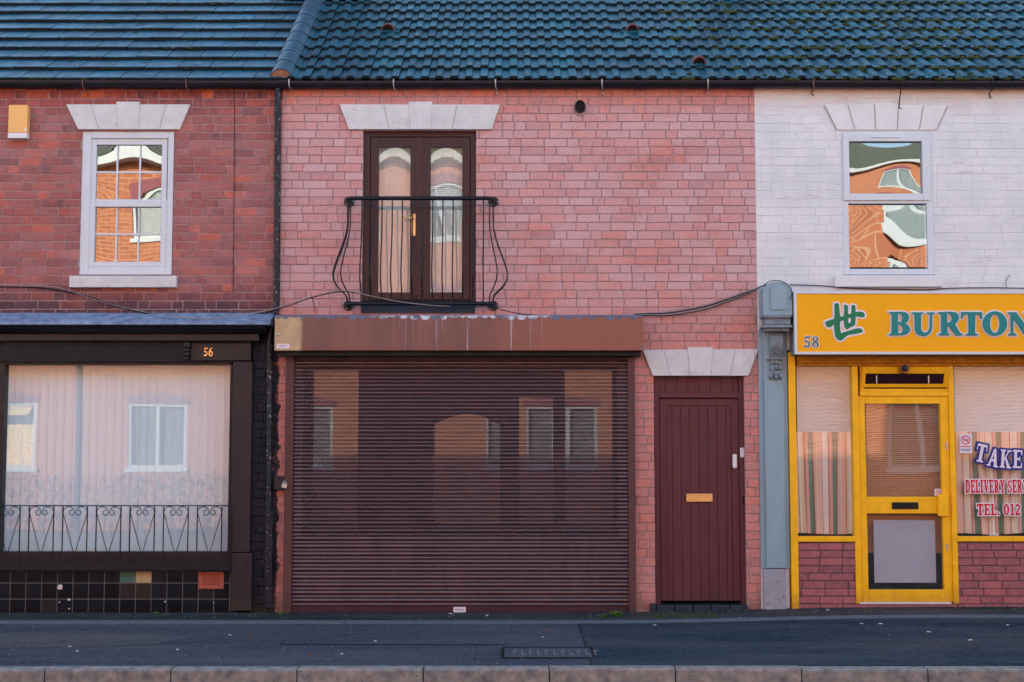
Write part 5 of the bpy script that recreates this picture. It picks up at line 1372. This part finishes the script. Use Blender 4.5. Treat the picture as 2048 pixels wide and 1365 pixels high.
# ------------------------------------------------------------------ weeds and litter
def weed(px_, py_, r_, n, lab, seed):
    rr_ = random.Random(seed); x, y = GP(px_, py_, .01); z = gz(x, y); mb = MB()
    for i in range(n):
        a = rr_.uniform(0, 6.28); L = rr_.uniform(.4, 1)*r_; lean = rr_.uniform(.2, 1.0); w_ = L*.16
        bx_, by_ = x+rr_.uniform(-.6, .6)*r_, y+rr_.uniform(-.3, .3)*r_
        d_ = (math.cos(a), math.sin(a)); pn_ = (-d_[1], d_[0])
        pts = []
        for t, ww in ((0, .3), (.5, 1), (1, .05)):
            hx, hy, hz_ = bx_+d_[0]*L*lean*t, by_+d_[1]*L*lean*t, z+L*(t-.35*lean*t*t)
            pts += [(hx-pn_[0]*w_*ww, hy-pn_[1]*w_*ww, hz_), (hx+pn_[0]*w_*ww, hy+pn_[1]*w_*ww, hz_)]
        mb.add(pts, [(0, 1, 3, 2), (2, 3, 5, 4)], 0, rr_.random())
    build('weed', mb, M['weed'], label=lab, cat='weed', group='weeds at the foot of the walls')
weed(77, 1222, .05, 40, 'small weed at the foot of the black tiled riser, far left', 1)
weed(312, 1226, .03, 24, 'tiny weed near the middle of the black tiled riser', 2)
weed(450, 1223, .03, 16, 'thin sprig beside the foot of the brown shopfront pilaster', 3)
weed(562, 1228, .035, 24, 'low weed between the downpipe and the shutter rail', 4)
weed(1232, 1232, .07, 60, 'bushiest bright green weed under the right end of the shutter', 5)
weed(1208, 1234, .05, 34, 'low weed just left of the bushiest one below the shutter', 6)
weed(1180, 1234, .03, 20, 'tiny yellowish weed, leftmost of three below the shutter', 7)
weed(1345, 1230, .03, 26, 'green sprigs in front of the brown door step', 8)
mp = MB(); rr_ = random.Random(9)
for i in range(160):
    x, y = GP(rr_.uniform(1300, 1430), rr_.uniform(1226, 1236), .02); mb_r = rr_.uniform(.008, .03); mp.blob((x, y, gz(x, y)+.002), mb_r, mb_r, .006, i)
for i in range(90):
    x, y = GP(rr_.choice([rr_.uniform(1270, 1300), rr_.uniform(0, 500), rr_.uniform(500, 600)]), rr_.uniform(1224, 1233), .0); mb_r = rr_.uniform(.006, .02); mp.blob((x, y, gz(x, y)+.002), mb_r, mb_r, .005, i)
build('ground_moss', mp, M['moss'], kind='stuff', label='thin green moss along the base of the walls')
lit = MB()
for i, (px_, py_) in enumerate(((901, 1229), (974, 1233), (730, 1228), (1310, 1252), (1480, 1237), (2015, 1250), (500, 1271), (460, 1272), (684, 1310), (154, 1304), (140, 1295), (1085, 1276), (1093, 1262), (750, 1284), (622, 1312), (355, 1301), (640, 1252), (1858, 1264), (1760, 1247), (1655, 1221), (1940, 1281), (1723, 1247))):
    x, y = GP(px_, py_, gz(*GP(px_, py_))); r_ = R.uniform(.008, .02); o = MB().blob((x, y, gz(x, y)+.006), r_, r_*.7, .005, i, amp=.4)
    lab_at = {901: 'small white chip on the dark strip under the shutter label', 974: 'tiny white chip on the dark strip, right of the shutter label', 684: 'brown dead leaf on the pavement near the kerb'}
    mt = 'leaf' if i in (2, 6, 12, 14, 16) else 'litter'
    build('litter', o, M[mt], label=lab_at.get(px_, ('small dead leaf lying on the asphalt' if mt == 'leaf' else 'small pale stone chip lying on the asphalt')), cat='litter', group='leaves and chips scattered on the ground')

gm = MB(); rr_ = random.Random(12)
for i in range(2600):
    x = rr_.uniform(-5.6, 5.6); y = rr_.uniform(KY+.15, -.05) if i % 4 else rr_.uniform(-.5, -.05)
    r_ = rr_.uniform(.0025, .0065); gm.blob((x, y, gz(x, y)+.004), r_, r_, r_*.7, i, nu=4, nv=2, rnd=rr_.random())
m_ = NT('mixed_grit'); M['grit'] = m_.fin(m_.ramp(m_.attr(), [(0, S(40, 40, 44)), (.5, S(92, 90, 92)), (1, S(172, 168, 166))]), .9)
build('grit', gm, M['grit'], kind='stuff', label='loose grit scattered over the pavement')
# ------------------------------------------------------------------ opposite side of the street (seen in the window reflections)
OY = -16.5
def opp_brick():
    m = NT('orange_brick_opposite'); mp_ = m.n('ShaderNodeMapping'); mp_.inputs['Rotation'].default_value = (math.pi/2, 0, 0)
    m.l(m.tc, mp_.inputs['Vector']); b = m.n('ShaderNodeTexBrick')
    b.inputs['Scale'].default_value = 1; b.inputs['Brick Width'].default_value = .225; b.inputs['Row Height'].default_value = .075
    b.inputs['Mortar Size'].default_value = .008; b.inputs['Color1'].default_value = (*S(196, 122, 88), 1); b.inputs['Color2'].default_value = (*S(176, 106, 80), 1); b.inputs['Mortar'].default_value = (*S(206, 156, 122), 1)
    m.l(mp_.outputs[0], b.inputs['Vector']); return m.fin(b.outputs['Color'], .9)
M['opp'] = opp_brick(); M['opp_tile'] = paint('dark_slate_opposite', S(104, 108, 98), .6, .3, 8); M['hedge'] = paint('hedge_leaf', S(52, 60, 34), .8, .5, 30)
M['opp_glass'] = glass('opposite_window_glass', 0.12)
M['opp_net'] = paint('opposite_curtain', S(190, 190, 190), .9, .1)
def opp_house(x0, x1, wins, lab):
    o = thing('opposite_house', lab, 'house', ((x0+x1)/2, OY-3, 0), 'sunlit houses across the street')
    zh = 8.0
    holes = [(x-.62, x+.62, z0, z1) for x in wins for (z0, z1) in ((1.25, 2.6), (3.95, 5.2), (6.3, 7.45))]
    mb = MB(); rect = [(x0, x1, 0, zh)]
    for h in holes: rect = subtract(rect, h)
    for (a, b, c, d) in rect: mb.box(a, b, OY-.3, OY, c, d)
    mb.box(x0, x1, OY-7, OY-6.8, 0, zh)
    build('wall', mb, M['opp'], o)
    rf_ = MB(); rf_.add([(x0, OY+.35, zh+.05), (x1, OY+.35, zh+.05), (x1, OY-3.4, zh+2.5), (x0, OY-3.4, zh+2.5), (x0, OY-7.1, zh), (x1, OY-7.1, zh)], [(0,1,2,3), (3,2,5,4)])
    build('roof', rf_, M['opp_tile'], o)
    build('eaves', MB().box(x0, x1, OY, OY+.34, zh-.12, zh+.04), M['upvc'], o)
    for (a, b, c, d) in holes:
        w_ = MB(); t_ = .06
        w_.box(a, a+t_, OY-.12, OY-.02, c, d); w_.box(b-t_, b, OY-.12, OY-.02, c, d); w_.box(a+t_, b-t_, OY-.12, OY-.02, c, c+t_); w_.box(a+t_, b-t_, OY-.12, OY-.02, d-t_, d)
        w_.box((a+b)/2-.04, (a+b)/2+.04, OY-.12, OY-.02, c+t_, d-t_); w_.box(a-.05, b+.05, OY-.02, OY+.05, c-.08, c-.001)
        W_ = build('window', w_, M['upvc'], o)
        build('pane', MB().box(a+t_, b-t_, OY-.09, OY-.08, c+t_, d-t_), M['opp_glass'], W_)
        build('curtain', pleated(a+t_+.01, b-t_-.01, c+t_, d-t_, OY-.14, .17, .003, int(a*10) % 50, 40), M['opp_net'], W_)
        build('arch', MB().prism([(a-.06, d+.002), (a-.06, d+.12), ((a+b)/2-.3, d+.2), ((a+b)/2+.3, d+.2), (b+.06, d+.12), (b+.06, d+.002)], OY+.001, OY+.03), M['brick_riser'], W_)
opp_house(-27, -9.4, (-24, -17.5, -14.2, -10.9), 'orange brick house across the street, reflected at the far left')
opp_house(-9.4, 0.2, (-7.75, -4.6, -1.4), 'orange brick house across the street, reflected in the wide shop window')
opp_house(0.2, 10.6, (1.2, 4.6, 8.85), 'orange brick house across the street, reflected in the glazed yellow door')
opp_house(10.6, 27, (12.4, 16, 20, 24), 'orange brick house across the street, reflected at the far right')
build('pavement_opposite', MB().box(-60, 60, -16.5, -15.2, -.13, 0.0), M['pave'], kind='structure')
for (px_, nm) in ((-9.42, 'l'), (5.9, 'r')):
    build('drainpipe', MB().tube([(px_, OY+.06, 0.02), (px_, OY+.06, 7.9)], .045, 10), M['black_gloss'], label='black drainpipe on the orange brick houses across the street, ' + ('reflected in the wide shop window' if px_ < 0 else 'right of the centre'), cat='downpipe')
hg = MB(); rr_ = random.Random(4)
for i in range(5000):
    x = rr_.choice([rr_.uniform(-12, -3.6), rr_.uniform(4, 13)]); hgt_ = rr_.uniform(.05, 1.15)
    r_ = rr_.uniform(.025, .06); a = rr_.uniform(0, 6.28); c = (x, OY+rr_.uniform(.1, .5), hgt_)
    u = Vector((math.cos(a), math.sin(a), rr_.uniform(-1, 1))).normalized(); w2 = u.cross(Vector((0.3, .4, 1))).normalized()
    P_ = [Vector(c)+u*r_, Vector(c)+w2*r_*.6, Vector(c)-u*r_, Vector(c)-w2*r_*.6]; hg.add([tuple(p) for p in P_], [(0, 1, 2, 3)])
build('hedge', hg, M['hedge'], kind='stuff', label='low leafy hedge against the houses across the street', fixn=False)
